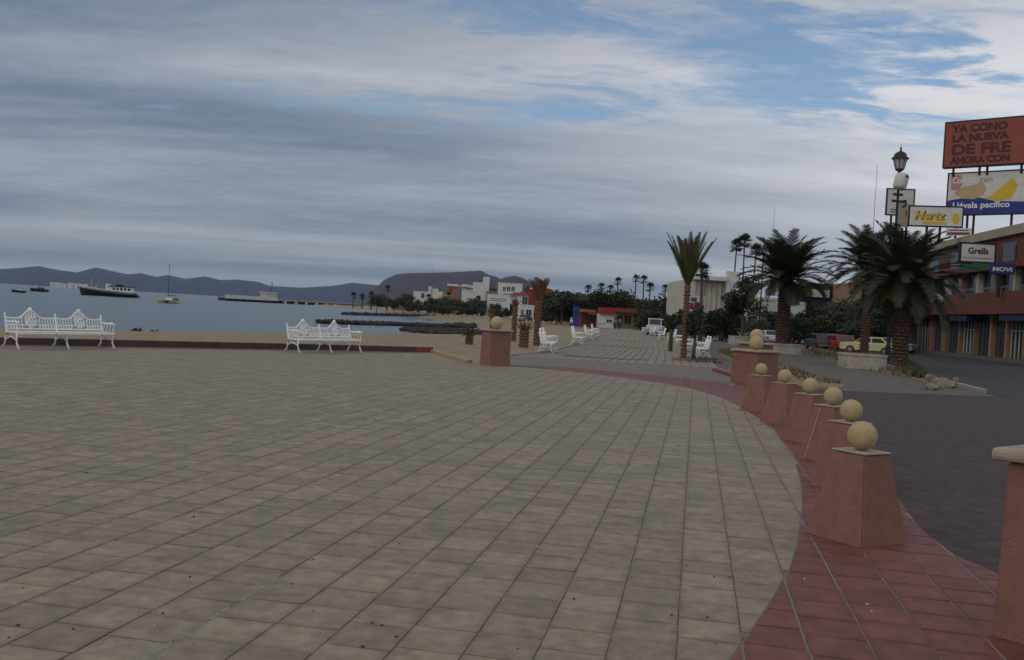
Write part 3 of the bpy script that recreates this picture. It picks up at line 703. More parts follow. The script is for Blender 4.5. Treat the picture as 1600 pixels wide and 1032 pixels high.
date_palm(by(1408, 47.5, -.03), 4.4, .35, 3.2, 'big dark date palm beside the street lamp, its thick trunk rough with stubs', 1, 72, spread=110, leaf=.2)
date_palm(by(1352, 60, -.03), 5.7, .24, 3.1, 'dark date palm behind and left of the big one by the lamp', 2, 56)
date_palm(by(1223, 62.5, .5), 4.4, .37, 3.4, 'date palm with arching fronds growing from the white planter behind the wide pillar', 3, 74)
date_palm(by(1071, 44, -.02), 3.4, .115, 2.5, 'slim palm with upright tied fronds in the promenade tree pit', 4, 17, 'trunk_red', name='young_palm', fm='frond_y', upright=.9, leaf=.12)
tree(by(1086, 43.6, -.02), 2.9, .45, .9, 'small dark sapling beside the slim palm in the tree pit', 40, n=420, leaf=.13, cz=1.7, name='sapling')
date_palm(by(1050, 53, -.02), 1.25, .1, .8, 'short palm stump with small tuft further along the promenade pit row', 5, 12, name='young_palm', upright=.6)
# dry palms standing in the sand
def dry_palm(px, py, topy, label, r, seed, n=9, L_=.9, fm='dry', tm='trunk_red', z=-.05, upright=.9):
    p = G(px, py, z); h = (AT(px, topy, p.y).z-z)-L_*.75; return date_palm((p.x, p.y, z-.05), max(.4, h), r, L_, label, seed, n, tm, name='dry_palm', fm=fm, upright=upright)
dry_palm(838, 541, 440, 'tall dry brown palm with a tied bundle of dead fronds, in the sand', .15, 6, 13, 1.3, upright=.93)
dry_palm(802, 534, 468, 'thin dry palm trunk left of the tall brown one, in the sand', .13, 7, 8, .5)
dry_palm(818, 544, 503, 'short shaggy brown palm between the two dry trunks', .2, 8, 14, .5, upright=.5)
dry_palm(768, 524, 482, 'dry brown palm showing above the ball of the lone pillar', .14, 9, 9, .5)
dry_palm(733, 539, 508, 'small yellowish drooping palm just left of the lone pillar', .14, 10, 12, .6, fm='frond_y', upright=.2)
tree(by(1160, 88), hgt(1160, 428, 88), 2.3, 2.1, 'round dark tree in a planter between the cream hall and the date palm', 12, n=2600, leaf=.2, cz=hgt(1160, 464, 88), name='round_tree')
for k, (px, py, Y) in enumerate(((1138, 384, 205), (1153, 378, 200), (1168, 392, 210))):
    fan_palm(by(px+4, Y), hgt(px, py, Y), 2.1, ('left', 'middle and tallest', 'right')[k]+' of three tall fan palms rising behind the cream hall', 20+k, 'tall fan palms behind the cream hall', nl=38)
fan_palm(by(1094, 92), hgt(1094, 424, 92), 1.2, 'fan palm just right of the slim promenade palm, in front of the cream hall', 25)
# fan palms above the treeline at the end of the promenade
for k, (px, py, Y) in enumerate(((885, 462, 250), (918, 453, 240), (938, 449, 230), (962, 441, 235), (951, 452, 260), (990, 437, 230), (1003, 438, 222), (1012, 450, 215), (1036, 452, 240), (975, 462, 240), (900, 470, 245), (1048, 462, 240))):
    fan_palm(by(px, Y), hgt(px, py, Y), 1.5, 'far fan palm rising over the treeline at the end of the promenade', 30+k, 'fan palms over the far treeline', nl=22)
# the treeline itself: individual trees
protos = []
for k in range(4):
    o = tree((0, 0, 0), 6.5, 3.4, 2.6, 'x', 50+k, 'leaf' if k % 2 else 'leaf_b', n=1300, leaf=.34); protos.append(o)
ptr = 0
def place_tree(px, Y, s, label, group, z=-.9):
    global ptr
    k = ptr % 4; src = protos[k]; first = ptr < 4; ptr += 1
    if first:
        o = src; o.location = by(px, Y, z); o['label'] = label; o['group'] = group; o.scale = (s,)*3
    else: o = dup(src, by(px, Y, z), random.uniform(0, 6), label=label, group=group, scale=s)
    o.rotation_euler.z = random.uniform(0, 6); return o
rt = random.Random(4)
for px in range(872, 1080, 8):
    place_tree(px+rt.uniform(-4, 4), rt.uniform(178, 240), rt.uniform(1.0, 1.35), 'dark bushy tree in the treeline at the end of the promenade', 'trees at the end of the promenade')
for px in range(1000, 1150, 13):
    place_tree(px+rt.uniform(-4, 4), rt.uniform(118, 150), rt.uniform(.5, .75), 'dark tree among the parked cars beside the promenade', 'trees along the street side')
for px in range(592, 872, 13):
    place_tree(px+rt.uniform(-4, 4), rt.uniform(300, 330), rt.uniform(.75, 1.1), 'dark tree along the shore below the white villas', 'shore trees below the villas')
for px, py in ((605, 452), (700, 462), (745, 468), (668, 466), (580, 462), (552, 463), (566, 465)):
    fan_palm(by(px, 320), hgt(px, py, 320), 1.6, 'far palm along the shore in front of the villas', 70+px, 'shore palms below the villas', nl=20)
for px, py in ((755, 440), (822, 442), (688, 448)):
    place_tree(px, 390, (hgt(px, py, 390))/6.5, 'tall dark tree beside the white villas on the rise', 'tall trees by the villas')
for px in range(640, 868, 13):
    place_tree(px+rt.uniform(-4, 4), rt.uniform(236, 275), rt.uniform(.42, .62), 'low dark tree', 'low trees in front of the villas', z=-.7)
for px in range(846, 935, 9):
    place_tree(px+rt.uniform(-3, 3), rt.uniform(182, 210), rt.uniform(.45, .7), 'low dark tree', 'low trees left of the stalls', z=-.7)
# trees behind the street on the right
for px, Y, s in ((1290, 118, .95), (1312, 110, .95), (1268, 124, .95), (1332, 100, .95), (1350, 92, .9), (1372, 96, 1.0), (1206, 112, .7), (1250, 112, .75), (1392, 104, 1.1), (1112, 100, .6), (1128, 96, .62), (1181, 104, .6), (1216, 100, .5), (1236, 106, .6), (1262, 98, .6), (1300, 97, .65)):
    place_tree(px, Y, s, 'dark street tree behind the parked cars between the two date palms', 'street trees behind the cars')

# ------------------------------------------------------------------ colours for buildings and vehicles
for nm, c in dict(plaster_white=(.6, .59, .54), plaster_cream=(.5, .46, .36), plaster_ochre=(.42, .25, .1), plaster_orange=(.34, .13, .055), plaster_red=(.22, .045, .03), plaster_salmon=(.3, .17, .115), plaster_tan=(.2, .145, .085),
                  brick_orange=(.14, .046, .028), fascia=(.36, .29, .19), navy=(.02, .028, .06), teal=(.015, .05, .05), blue_paint=(.03, .05, .2), red_paint=(.24, .03, .03), green_paint=(.03, .13, .07),
                  sign_white=(.58, .56, .5), sign_rust=(.27, .075, .05), sign_ink=(.075, .03, .03), sign_blue=(.03, .045, .19), sign_yellow=(.62, .4, .03), sign_tan=(.48, .33, .18), sign_pink=(.45, .22, .2), ink=(.02, .02, .022), roof_tile=(.3, .1, .06),
                  car_cream=(.5, .47, .25), car_red=(.3, .025, .02), car_dark=(.03, .032, .04), car_blue=(.12, .2, .26), car_white=(.6, .6, .58), skin=(.28, .16, .1), shirt_yellow=(.6, .3, .03), shirt_blue=(.03, .06, .18), trouser=(.025, .025, .035), soil=(.12, .08, .05)).items():
    MT[nm] = mat(nm, c, .8 if not nm.startswith('car') else .35, .12, 1.2, .15, 12, stain=.25 if nm.startswith(('plaster', 'brick', 'fascia')) else 0, stain_col=tuple(q*.55 for q in c), stain_scale=.4)
MT['earth'] = mat('dry_earth', (.2, .14, .085), .95, .35, 1.5, .7, 14, coords='World', stain=.5, stain_col=(.1, .065, .04), stain_scale=.7)

MT['earth_pale'] = mat('pale_earth', (.25, .18, .095), .95, .35, 1.5, .7, 14, coords='World', stain=.6, stain_col=(.12, .08, .045), stain_scale=.8)
# verges
sheet('verge', [tuple(G(*q).xy) for q in ((1243, 549), (1300, 561), (1345, 577), (1420, 590), (1462, 603), (1482, 603), (1440, 583), (1424, 572), (1385, 558), (1330, 552), (1290, 546))], -.009, MT['earth'])
sheet('verge', [tuple(G(*q).xy) for q in ((1118, 549), (1150, 566), (1195, 590), (1262, 606), (1312, 606), (1322, 601), (1270, 588), (1232, 574), (1190, 560), (1140, 545))], -.0125, MT['earth_pale'])
sheet('building_pavement', [(38.5, 76), (40.7, 97), (44, 165), (47, 165), (42.2, 97), (40, 76), (38.3, 58), (36.8, 58)], .1, MT['walk'], thick=.14)
def tufts(name, polys, n, label, m, h=.28, seed=1):
    rr = random.Random(seed); b = MB()
    for poly in polys:
        P = [tuple(G(*q).xy) for q in poly]; xs = [p[0] for p in P]; ys = [p[1] for p in P]; k = 0
        while k < n:
            c = Vector((rr.uniform(min(xs), max(xs)), rr.uniform(min(ys), max(ys))))
            if not inside(c, P) : continue
            k += 1
            if fbm(c.x*.6, c.y*.6, 3, 2) < -.15: continue
            for _ in range(5):
                a = rr.uniform(0, 6.28); l = h*rr.uniform(.4, 1.2); d = Vector((math.cos(a)*.5*l, math.sin(a)*.5*l, l)); w = Vector((-math.sin(a), math.cos(a), 0))*.018; p = Vector((c.x, c.y, -.01))
                b.add([p-w, p+w, p+d], [(0, 1, 2)])
    o = b.build(name, m); return tag(o, label, 'grass', kind='stuff')
tufts('dry_grass', [((1243, 549), (1300, 561), (1345, 577), (1420, 590), (1462, 603), (1482, 603), (1440, 583), (1424, 572), (1385, 558), (1330, 552), (1290, 546))], 1500, 'dry brown grass on the strip between pavement and road', MT['drygrass'], .3, 1)
tufts('dry_grass', [((1118, 549), (1150, 564), (1195, 578), (1262, 596), (1322, 601), (1270, 588), (1232, 574), (1190, 560), (1140, 545))], 1300, 'dry weeds on the bare earth behind the bollards', MT['drygrass'], .16, 2)
tufts('green_grass', [((1395, 577), (1420, 588), (1445, 592), (1440, 583), (1424, 573))], 500, 'darker green grass round the foot of the big date palm', MT['leaf_b'], .35, 3)
tufts('pit_grass', [((1048, 562), (1090, 566.5), (1128, 567), (1120, 562), (1080, 558))], 260, 'dark weeds in the promenade tree pit', MT['leaf_b'], .07, 4)
sheet('tree_pit', [tuple(G(*q).xy) for q in ((1048, 562.5), (1090, 566.5), (1130, 567.5), (1122, 563), (1090, 560), (1056, 559))], .009, MT['soil'])

def rock_mesh(b, c, r, rr, sub=1):
    bm = bmesh.new(); bmesh.ops.create_icosphere(bm, subdivisions=sub, radius=1); sx, sy, sz = (rr.uniform(.7, 1.3) for _ in range(3)); a = rr.random()*6
    vs_ = []
    for v in bm.verts:
        k = 1+rr.uniform(-.22, .22); x, y, z = v.co.x*sx*k*r, v.co.y*sy*k*r, v.co.z*sz*k*r*.75; vs_.append((c[0]+x*math.cos(a)-y*math.sin(a), c[1]+x*math.sin(a)+y*math.cos(a), c[2]+z))
    bm.verts.index_update(); fs = [tuple(v.index for v in f.verts) for f in bm.faces]; bm.free(); b.add(vs_, fs)
rr = random.Random(8)
for k in range(11):
    p = G(1448+rr.uniform(0, 46), 599+rr.uniform(-4, 11)); b = MB(); rock_mesh(b, (0, 0, .06), rr.uniform(.12, .27), rr, 2); o = b.build('rock', MT['rock_tan'], loc=(p.x, p.y, 0), smooth=False); tag(o, 'tan rock in the pile at the tip of the grass strip', 'rock', 'rocks at the tip of the grass strip')
def jetty(pts, w, n, label, seed, top=.45):
    rr = random.Random(seed); b = MB(); P = [G(x, y, SEA) for x, y in pts]
    for k in range(n):
        t = rr.random()*(len(P)-1); i = int(t); p = P[i].lerp(P[i+1], t-i); q = rr.gauss(0, .36); ww = w*(.25+.75*t/(len(P)-1))
        rock_mesh(b, (p.x+rr.uniform(-1, 1), p.y+q*ww, SEA+.1+top*max(0, 1-abs(q)*1.1)*rr.uniform(.3, 1.2)), rr.uniform(.18, .42)*(1.0 if p.y < 150 else 1.5), rr, 1)
    o = b.build('jetty_rocks', MT['rock'], smooth=False); tag(o, label, 'rocks', kind='stuff')
jetty([(508, 506), (560, 507.5), (620, 509), (680, 511), (735, 512)], 4.0, 1500, 'nearer low jetty of dark rocks running into the bay', 1, .2)
jetty([(640, 517), (680, 519), (740, 522)], 16, 2600, 'flat field of dark rocks at the root of the nearer jetty', 2, .1)
jetty([(541, 492.3), (600, 493.8), (660, 495), (725, 497)], 6, 1300, 'farther low jetty of dark rocks behind the nearer one', 3, .25)
for k, (x, y, l) in enumerate(((207, 520.5, .55), (233, 523.5, .45))):
    p = G(x+6, y, -.62); b = MB(); b.tube([(-l*.6, 0, .05), (-.1, .1, .16), (l*.6, .05, .07)], [.05, .13, .06], 6); b.tube([(.1, 0, .1), (.35, -.2, .3)], [.06, .03], 5)
    tag(b.build('driftwood', MT['rock'], loc=p), ('left', 'right')[k]+' of two dark driftwood pieces lying on the sand', 'driftwood')

MT['planter'] = mat('worn_planter', (.4, .345, .28), .9, .25, 3, .3, 20, stain=.5, stain_col=(.2, .14, .1), stain_scale=1.6)
rr = random.Random(12); bd = MB(); bl = MB()
for k in range(110):
    x, y = rr.uniform(0, 1300), 600+420*rr.random()**1.4; p = G(x, y); b_ = bd if rr.random() < .9 else bl; r_ = rr.uniform(.002, .009)
    if inside(Vector(p.xy), ARC+KB[1:]+[(-34, -3)]): rock_mesh(b_, (p.x, p.y, .004), r_, rr, 1)
tag(bd.build('leaf_litter', MT['trunk']), 'tiny dark bits of litter scattered over the plaza tiles', 'litter', kind='stuff'); tag(bl.build('pale_litter', MT['white']), 'tiny pale scraps scattered over the plaza tiles', 'litter', kind='stuff')
for x, y in ((1362, 956), (1355, 945), (1257, 905), (1116, 902), (1140, 903)):
    p = G(x, y, .0); b_ = MB(); rock_mesh(b_, (0, 0, .003), .008, rr, 1); tag(b_.build('scrap', MT['white' if x > 1200 else 'trunk'], loc=p), {1362: 'rightmost pale scrap on the red tiles in front of the nearest bollard', 1355: 'pale scrap lying left of the rightmost one on the red tiles', 1257: 'pale scrap on the red tiles close to the grey paving', 1116: 'left of two dark scraps on the grey tiles', 1140: 'right of two dark scraps on the grey tiles'}[x], 'scrap', 'scraps on the paving')
# ------------------------------------------------------------------ planters
def planter(px, py, w, h, d, label, rz=0.0):
    p = G(px, py); o = empty('planter', (p.x, p.y+d/2, -.02), rz, label, 'planter'); b = MB()
    n = 20; se = lambda t, a: (math.copysign(abs(math.cos(t))**.45, math.cos(t))*a, math.copysign(abs(math.sin(t))**.45, math.sin(t))*a)
    vs_ = []; fs = []
    for a, z in ((1.0, 0), (1.0, h*.85), (1.04, h*.87), (1.04, h), (.88, h), (.86, h-.1)):
        for k in range(n): x, y = se(2*math.pi*k/n, a); vs_.append((x*w/2, y*d/2, z))
    for i in range(5):
        for k in range(n): fs.append((i*n+k, i*n+(k+1) % n, (i+1)*n+(k+1) % n, (i+1)*n+k))
    b.add(vs_, fs); b.build('rim', MT['planter'], o, angle=40)
    MB().lathe([(.43*w, 0), (.40*w, .05), (.1, .1)], 16, (0, 0, h-.14), Matrix.Diagonal((1, d/w, 1, 1))).build('soil', MT['soil'], o)
planter(1357, 577, 1.95, .68, 1.7, 'white planter at the left foot of the big date palm by the lamp')
planter(1232, 553.5, 2.0, .66, 2.0, 'white planter holding the arching date palm behind the wide pillar')
planter(1158, 539, 1.7, .75, 1.7, 'white planter under the round dark tree')

# ------------------------------------------------------------------ street lamps
def lamp(px, Y, H, label):
    o = empty('street_lamp', by(px, Y, -.03), .3, label, 'street lamp', 'street lamps')
    b = MB(); b.lathe([(.2, 0), (.2, .12), (.14, .2), (.12, .8), (.07, .95), (.05, H-1.6), (.09, H-1.55), (.06, H-1.45), (.07, H-1.2)], 12); b.build('pole', MT['black'], o, smooth=False)
    MB().lathe([(.05, 0), (.16, .06), (.17, .1), (.19, .12)], 8, (0, 0, H-1.2)).build('lantern_base', MT['black'], o)
    MB().lathe([(.17, 0), (.27, .42), (.26, .421)], 8, (0, 0, H-1.08)).build('lantern_glass', MT['lampglass'], o)
    r = MB()
    for k in range(8):
        a = 2*math.pi*k/8; r.tube([(.178*math.cos(a), .178*math.sin(a), H-1.08), (.282*math.cos(a), .282*math.sin(a), H-.66)], .014, 4)
    r.build('lantern_bars', MT['black'], o)
    MB().lathe([(.36, 0), (.35, .03), (.27, .09), (.24, .2), (.15, .28), (.05, .32), (.03, .4), (.05, .43), (.015, .5), (.008, .62)], 12, (0, 0, H-.66)).build('lantern_roof', MT['black'], o)
    return o
MT['lampglass'] = mat('lamp_glass', (.4, .4, .38), .25, .15, 6)
l0 = lamp(1389, 49.6, 9.35, 'tall black street lamp with a lantern and a pale housing strapped to its pole')
z0 = 9.35-1.62
h_ = MB(); h_.lathe([(.02, -.36), (.2, -.33), (.27, -.25), (.28, .22), (.22, .32), (.02, .35)], 12, (-.02, -.16, z0), Matrix.Rotation(R_(14), 4, 'Y')); h_.build('pale_housing', MT['sign_white'], l0, smooth=True)
MB().box((.02, -.2, z0+.18), (.05, .62, .1), M=Matrix.Rotation(R_(-40), 4, 'Y')).build('strap', MT['black'], l0)
k_ = MB(); zc = 9.35-2.15; k_.box((0, 0, zc), (.42, .1, .1)); k_.box((.05, 0, zc-.28), (.62, .1, .1)); k_.tube([(.3, 0, zc-.24), (.42, 0, zc-.22), (.44, 0, zc-.36), (.3, 0, zc-.5)], .05, 6); k_.build('crossarm', MT['black'], l0); l0.scale = (1.24,)*3
lamp(1186, 87, 9.35, 'black street lamp whose lantern shows above the arching date palm')
lamp(1098, 133, 9.35, 'black street lamp standing in front of the cream hall')
for px, y0, Y, lb in ((1199, 321, 260, 'thin radio mast rising behind the arching date palm'), (1354, 258, 180, 'thin tall radio mast left of the street lamp'), (673, 408, 420, 'faint thin mast above the hillside villas')):
    h = hgt(px, y0, Y); o = empty('radio_mast', by(px, Y, -.05), 0, lb, 'mast'); b = MB(); b.tube([(0, 0, 0), (0, 0, h*.6), (0, 0, h)], [.09, .06, .03], 5); b.build('pole', MT['trunk_grey'], o)
    r = MB(); [r.tube([(0, 0, h*.62), (math.cos(a)*h*.12, math.sin(a)*h*.12, h*.3)], .012, 3) for a in (0, 2.1, 4.2)]; r.build('stay_wires', MT['trunk_grey'], o)

# ------------------------------------------------------------------ the brick-orange shop building with its signs
def shop_building():
    L_ = 54.; o = empty('shop_building', (37.5, 61, -.02), math.atan2(.995, .097), 'orange two storey shop building with shopfronts, right of the road', 'building')
    D = 10
    def part(nm, m, *boxes, bev=0):
        b = MB()
        for q in boxes: b.bx(*q)
        return b.build(nm, MT[m], o, bevel=bev)
    part('core_wall', 'plaster_tan', (0, L_, -D, -1.6, 0, 10.6))
    part('plinth', 'walk', (-.2, L_+.2, -1.6, .35, 0, .28))
    part('parapet_band', 'brick_orange', (-.1, L_+.1, -1.598, .45, 3.75, 5.55), bev=.04)
    part('upper_wall', 'brick_orange', (-.05, L_+.05, -1.6, -.15, 7.5, 10.0), bev=.04)
    part('fascia', 'fascia', (-.15, L_+.15, -1.7, .2, 10.002, 10.75), bev=.03)
    part('roof', 'plaster_tan', (-.1, L_+.1, -D-.1, -1.702, 10.602, 10.8))
    r = random.Random(6); x = 1.0; k = 0
    while x < L_-2:
        w = (.75, .55, .7, 1.7, .6)[k % 5]; part('column', ('plaster_salmon', 'plaster_tan', 'plaster_tan', 'plaster_tan', 'plaster_salmon')[k % 5], (x, x+w*.62, -1.15, -.75, .282, 3.748), bev=.03)
        x2 = x+w*.62+.003; gap = 3.0+r.uniform(-.3, .5); g_ = part('shop_window', 'glass', (x2, x2+gap, -1.25, -1.2, .283, 3.2))
        b = MB(); nb = 4
        for q in range(nb+1): b.box((x2+gap*q/nb, -1.16, 1.74), (.06, .07, 2.9))
        b.box((x2+gap/2, -1.158, 2.5), (gap, .06, .06)); b.build('mullions', MT['sign_white' if k % 3 == 0 else 'chrome'], g_)
        if k % 3 == 1:
            c = MB(); [c.box((x2+.25+q*.3, -1.32, 1.6), (.16, .04, 2.3)) for q in range(int(gap/.32))]; c.build('curtain', MT['plaster_cream'], g_)
        x = x2+gap; k += 1
    x = .6; k = 0
    while x < L_-3:
        gap = 3.4; g_ = part('upper_window', 'glass', (x, x+gap, -1.45, -1.4, 5.55, 7.45)); b = MB(); [b.box((x+gap*q/3, -1.37, 6.5), (.07, .07, 1.9)) for q in range(4)]; b.box((x+gap/2, -1.371, 6.2), (gap+.07, .06, .06)); b.build('mullions', MT['chrome'], g_)
        part('upper_pier', 'plaster_cream' if k % 2 else 'plaster_tan', (x+gap+.02, x+gap+.38, -1.5, -.9, 5.56, 7.49)); x += gap+.4; k += 1
    for q in range(9): part('upper_opening', 'glass', (2+q*5.8, 4.6+q*5.8, -.16, -.13, 8.0, 9.5))
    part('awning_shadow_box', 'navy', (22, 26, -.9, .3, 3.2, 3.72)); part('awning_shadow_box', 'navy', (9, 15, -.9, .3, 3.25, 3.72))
    b = MB(); [b.tube([(q*1.5+.5, .3, 5.552), (q*1.5+.5, .3, 5.9)], .02, 4) for q in range(35)]; b.tube([(0, .3, 5.9), (L_, .3, 5.9)], .025, 4); b.build('railing', MT['chrome'], o)
    return o
shop_building()
def board(name, px0, py0, px1, py1, Y, rz, m, label, cat='sign', thick=.25, posts=(), frame=None, post_down=0):
    h = (py1-py0)*Y/FPX; pl = AT(px0, (py0+py1)/2, Y); cz, sz = math.cos(rz), math.sin(rz); pr = AT(px1, (py0+py1)/2+.0575*(px1-px0), Y); k1 = pr.x/pr.y
    w = (k1*pl.y-pl.x)/(cz-k1*sz); c = pl+Vector((cz, sz, 0))*w/2
    o = empty(name, (c.x, c.y, c.z-h/2), rz, label, cat); MB().box((0, 0, h/2), (w, thick, h)).build('panel', MT[m], o, bevel=.02)
    if frame:
        b = MB(); t = .12
        for cx, cz, sx, sz in ((0, -t/2, w+2*t, t), (0, h+t/2, w+2*t, t), (-w/2-t/2, h/2, t, h), (w/2+t/2, h/2, t, h)): b.box((cx, 0, cz), (sx-.002, thick+.06, sz-.002))
        b.build('frame', MT[frame], o)
    if post_down == 'roof': post_down = c.z-h/2-10.7
    for f in posts:
        MB().tube([(f*w/2, thick*.2, -post_down), (f*w/2, thick*.2, -.13)], .12, 6).build('post', MT['ink'], o)
    o['w'] = w; o['h'] = h; del_keys = None
    return o, w, h, -thick/2-.012
FR = (R_(90), 0, 0)
# big rust-red billboard
rz = R_(-42); o, w, h, f = board('billboard', 1478, 194, 1640, 262, 97, rz, 'sign_rust', 'large rust red billboard high over the shop roof at the right edge', thick=.6, posts=(-.82, -.3, -.15, .5), post_down=.9, frame='ink')
u = w/161*1.12
for s_, xx, zz, sz in (('YA CONO', .16, .77, .185), ('LA NUEVA', .12, .56, .17), ('DE FRE', .12, .27, .25), ('AHORA CON', .12, .06, .165)):
    n_ = len(s_); wd_ = {'YA CONO': 79, 'LA NUEVA': 80, 'DE FRE': 83, 'AHORA CON': 84}[s_]*u
    text_mesh('lettering', s_, h*sz*1.25, MT['sign_ink'], o, (-w/2+10*u, f, h*zz), FR, .01, bold=.012*h, width=wd_)
# snack billboard with a blue band
o, w, h, f = board('billboard', 1482, 273, 1640, 336, 97, rz, 'sign_white', 'billboard with a blue band and tan and yellow picture below the rust red one', thick=.4, posts=(-.58, -.45, .3), post_down='roof', frame='ink')
u = w/158*1.1
def blob(pts, m, dy, nm='printed_shape'):
    T = Matrix.Translation((-w/2, f-dy, 0)) @ Matrix.Rotation(R_(90), 4, 'X'); MB().extrude([(x*u, z*h) for x, z in pts], .006, T).build(nm, MT[m], o)
blob([(0, .0), (158, .0), (158, .22), (70, .3), (40, .42), (10, .37), (0, .34)], 'sign_blue', .0, 'printed_band')
blob([(4, .62), (16, .58), (22, .8), (18, .97), (4, .95)], 'sign_pink', .002)
blob([(10, .5), (22, .38), (40, .36), (52, .46), (56, .62), (50, .8), (42, .72), (26, .68), (14, .62)], 'sign_tan', .008)
blob([(54, .38), (76, .32), (92, .36), (100, .66), (92, .84), (80, .66), (66, .46)], 'sign_yellow', .012)
text_mesh('lettering', 'Comida', h*.22, MT['white'], o, (-w/2+6*u, f-.012, h*.76), FR, .01, bold=.004*h, width=34*u)
text_mesh('lettering', 'ran', h*.2, MT['sign_pink'], o, (-w/2+46*u, f-.012, h*.77), FR, .006, width=17*u)
text_mesh('lettering', 'Llévala pacífico', h*.2, MT['white'], o, (-w/2+8*u, f-.014, h*.15), FR, .01, bold=.004*h, width=82*u)
# rental sign
rz = R_(-14); o, w, h, f = board('rental_sign', 1421, 323, 1503, 352, 92, rz, 'sign_white', 'white sign with slanted yellow and black lettering on the shop roof', thick=.25, posts=(-.3, .2, .8), post_down='roof', frame='ink')
for dx, m_, dy in ((.10, 'ink', 0), (0, 'sign_yellow', .014)): text_mesh('lettering', 'Hertz', h*.62, MT[m_], o, (-w/2+.08*w+dx, f-dy, h*.34-dx*.4), FR, .006, shear=.3, bold=.02*h, width=w*.6)
T = Matrix.Translation((w*.38, f, h*.4)) @ Matrix.Rotation(R_(90), 4, 'X'); MB().extrude([(.32*math.cos(t*.524), .62*math.sin(t*.524)*.8) for t in range(12)], .006, T).build('emblem', MT['sign_yellow'], o)
b = MB(); b.box((-.02*w, f, h*.15), (w*.46, .01, h*.16)); b.build('yellow_line', MT['sign_yellow'], o)
o, w, h, f = board('panel_sign', 1404, 318, 1419, 354, 100, R_(10), 'fascia', 'narrow cream upright panel between street lamp and yellow lettered sign', thick=.3, posts=(0,), post_down='roof')
b = MB(); b.box((.2, f, h*.6), (.1, .01, h*.3)); b.build('mark', MT['ink'], o)
o, w, h, f = board('roof_sign', 1386, 296, 1427, 335, 104, R_(-6), 'sign_white', 'square white framed board behind the street lamp pole', thick=.2, posts=(-.6, .6), post_down='roof', frame='ink')
b = MB(); [b.box((-.12*w, f, h*z), (w*.5, .01, h*.03)) for z in (.2, .1)]; b.build('small_print_lines', MT['ink'], o)
o, w, h, f = board('fascia_sign', 1478, 357, 1518, 369, 86, R_(-30), 'sign_white', 'small white strip sign with red lines above the shop fascia', thick=.1)
b = MB(); b.box((0, f, h*.32), (w*.86, .01, h*.3)); b.build('red_line', MT['red_paint'], o); b = MB(); b.box((0, f, h*.75), (w*.8, .01, h*.12)); b.build('grey_line', MT['navy'], o)
o, w, h, f = board('shop_sign', 1501, 381, 1553, 408, 77, R_(-8), 'sign_white', 'white hanging shop sign with black script and a green strip beneath', thick=.3, frame='ink')
text_mesh('lettering', 'Grells', h*.5, MT['ink'], o, (-w*.3, f, h*.45), FR, .008, bold=.012*h, width=w*.6); b = MB(); b.box((-w*.1, 0, -.42), (w*.82, .3, .5)); b.build('green_strip', MT['green_paint'], o)
b = MB(); b.box((0, f, h*.2), (w*.9, .01, h*.05)); b.build('grey_line', MT['sign_pink'], o)
o, w, h, f = board('shop_sign', 1547, 411, 1585, 428, 75, R_(-8), 'sign_blue', 'blue and white sign on a post by the upper shop windows', thick=.2, posts=(-.2,), post_down=1.8)
text_mesh('lettering', 'MOVI', h*.5, MT['white'], o, (-w*.42, f, h*.28), FR, .008, bold=.02*h, width=w*.8)
o, w, h, f = board('shop_sign', 1450, 459, 1473, 472, 86.5, R_(-8), 'sign_white', 'small white sign with a blue lower edge on the orange parapet', thick=.2)
b = MB(); b.box((0, 0, -.13), (w, .2, .25)); b.build('blue_edge', MT['sign_blue'], o)

# ------------------------------------------------------------------ other buildings
def house(name, px0, px1, pyt, Y, dep, m, label, windows=(), roof=None, cat='house', z=-.05, wm='glass', parts=()):
    pm = (px0+px1)/2; x0, x1 = X_at(px0, Y), X_at(px1, Y); h = hgt(pm, pyt, Y)-z; o = empty(name, ((x0+x1)/2, Y, z), 0, label, cat); w = x1-x0
    MB().bx(-w/2, w/2, 0, dep, 0, h).build('wall', MT[m], o)
    def rect(q):
        a0 = X_at(q[0], Y)-(x0+x1)/2; a1 = X_at(q[2], Y)-(x0+x1)/2; return a0, a1, hgt(q[0], q[3], Y)-z, hgt(q[0], q[1], Y)-z
    for q in windows:
        a0, a1, b0, b1 = rect(q); g_ = MB().bx(a0, a1, -.04, .1, b0, b1).build('window', MT[wm], o)
        fr = MB(); t = max(.08, (a1-a0)*.06); fr.bx(a0-t, a0, -.1, .05, b0, b1); fr.bx(a1, a1+t, -.1, .05, b0, b1); fr.bx(a0-t, a1+t, -.12, .05, b0-t, b0); fr.bx((a0+a1)/2-t/2, (a0+a1)/2+t/2, -.07, -.041, b0, b1); fr.build('frame', MT[m], g_)
    for nm, mm, q, d0, d1 in parts:
        a0, a1, b0, b1 = rect(q); MB().bx(a0, a1, d0, d1, b0, b1).build(nm, MT[mm], o)
    if roof == 'flat':
        b = MB(); t = .25
        for q in ((-w/2-.08, w/2+.08, -.08, t), (-w/2-.08, w/2+.08, dep-t, dep+.08), (-w/2-.08, -w/2+t, t+.001, dep-t-.001), (w/2-t, w/2+.08, t+.001, dep-t-.001)): b.bx(q[0], q[1], q[2], q[3], h, h+.35)
        b.build('roof_parapet', MT[m], o)
    elif roof: 
        mm, rise = roof; T = Matrix(((1, 0, 0, 0), (0, 0, -1, dep+.3), (0, 1, 0, h), (0, 0, 0, 1))); MB().extrude([(-w/2-.3, 0), (w/2+.3, 0), (0, rise)], dep+.7, T).build('roof', MT[mm], o)
    return o
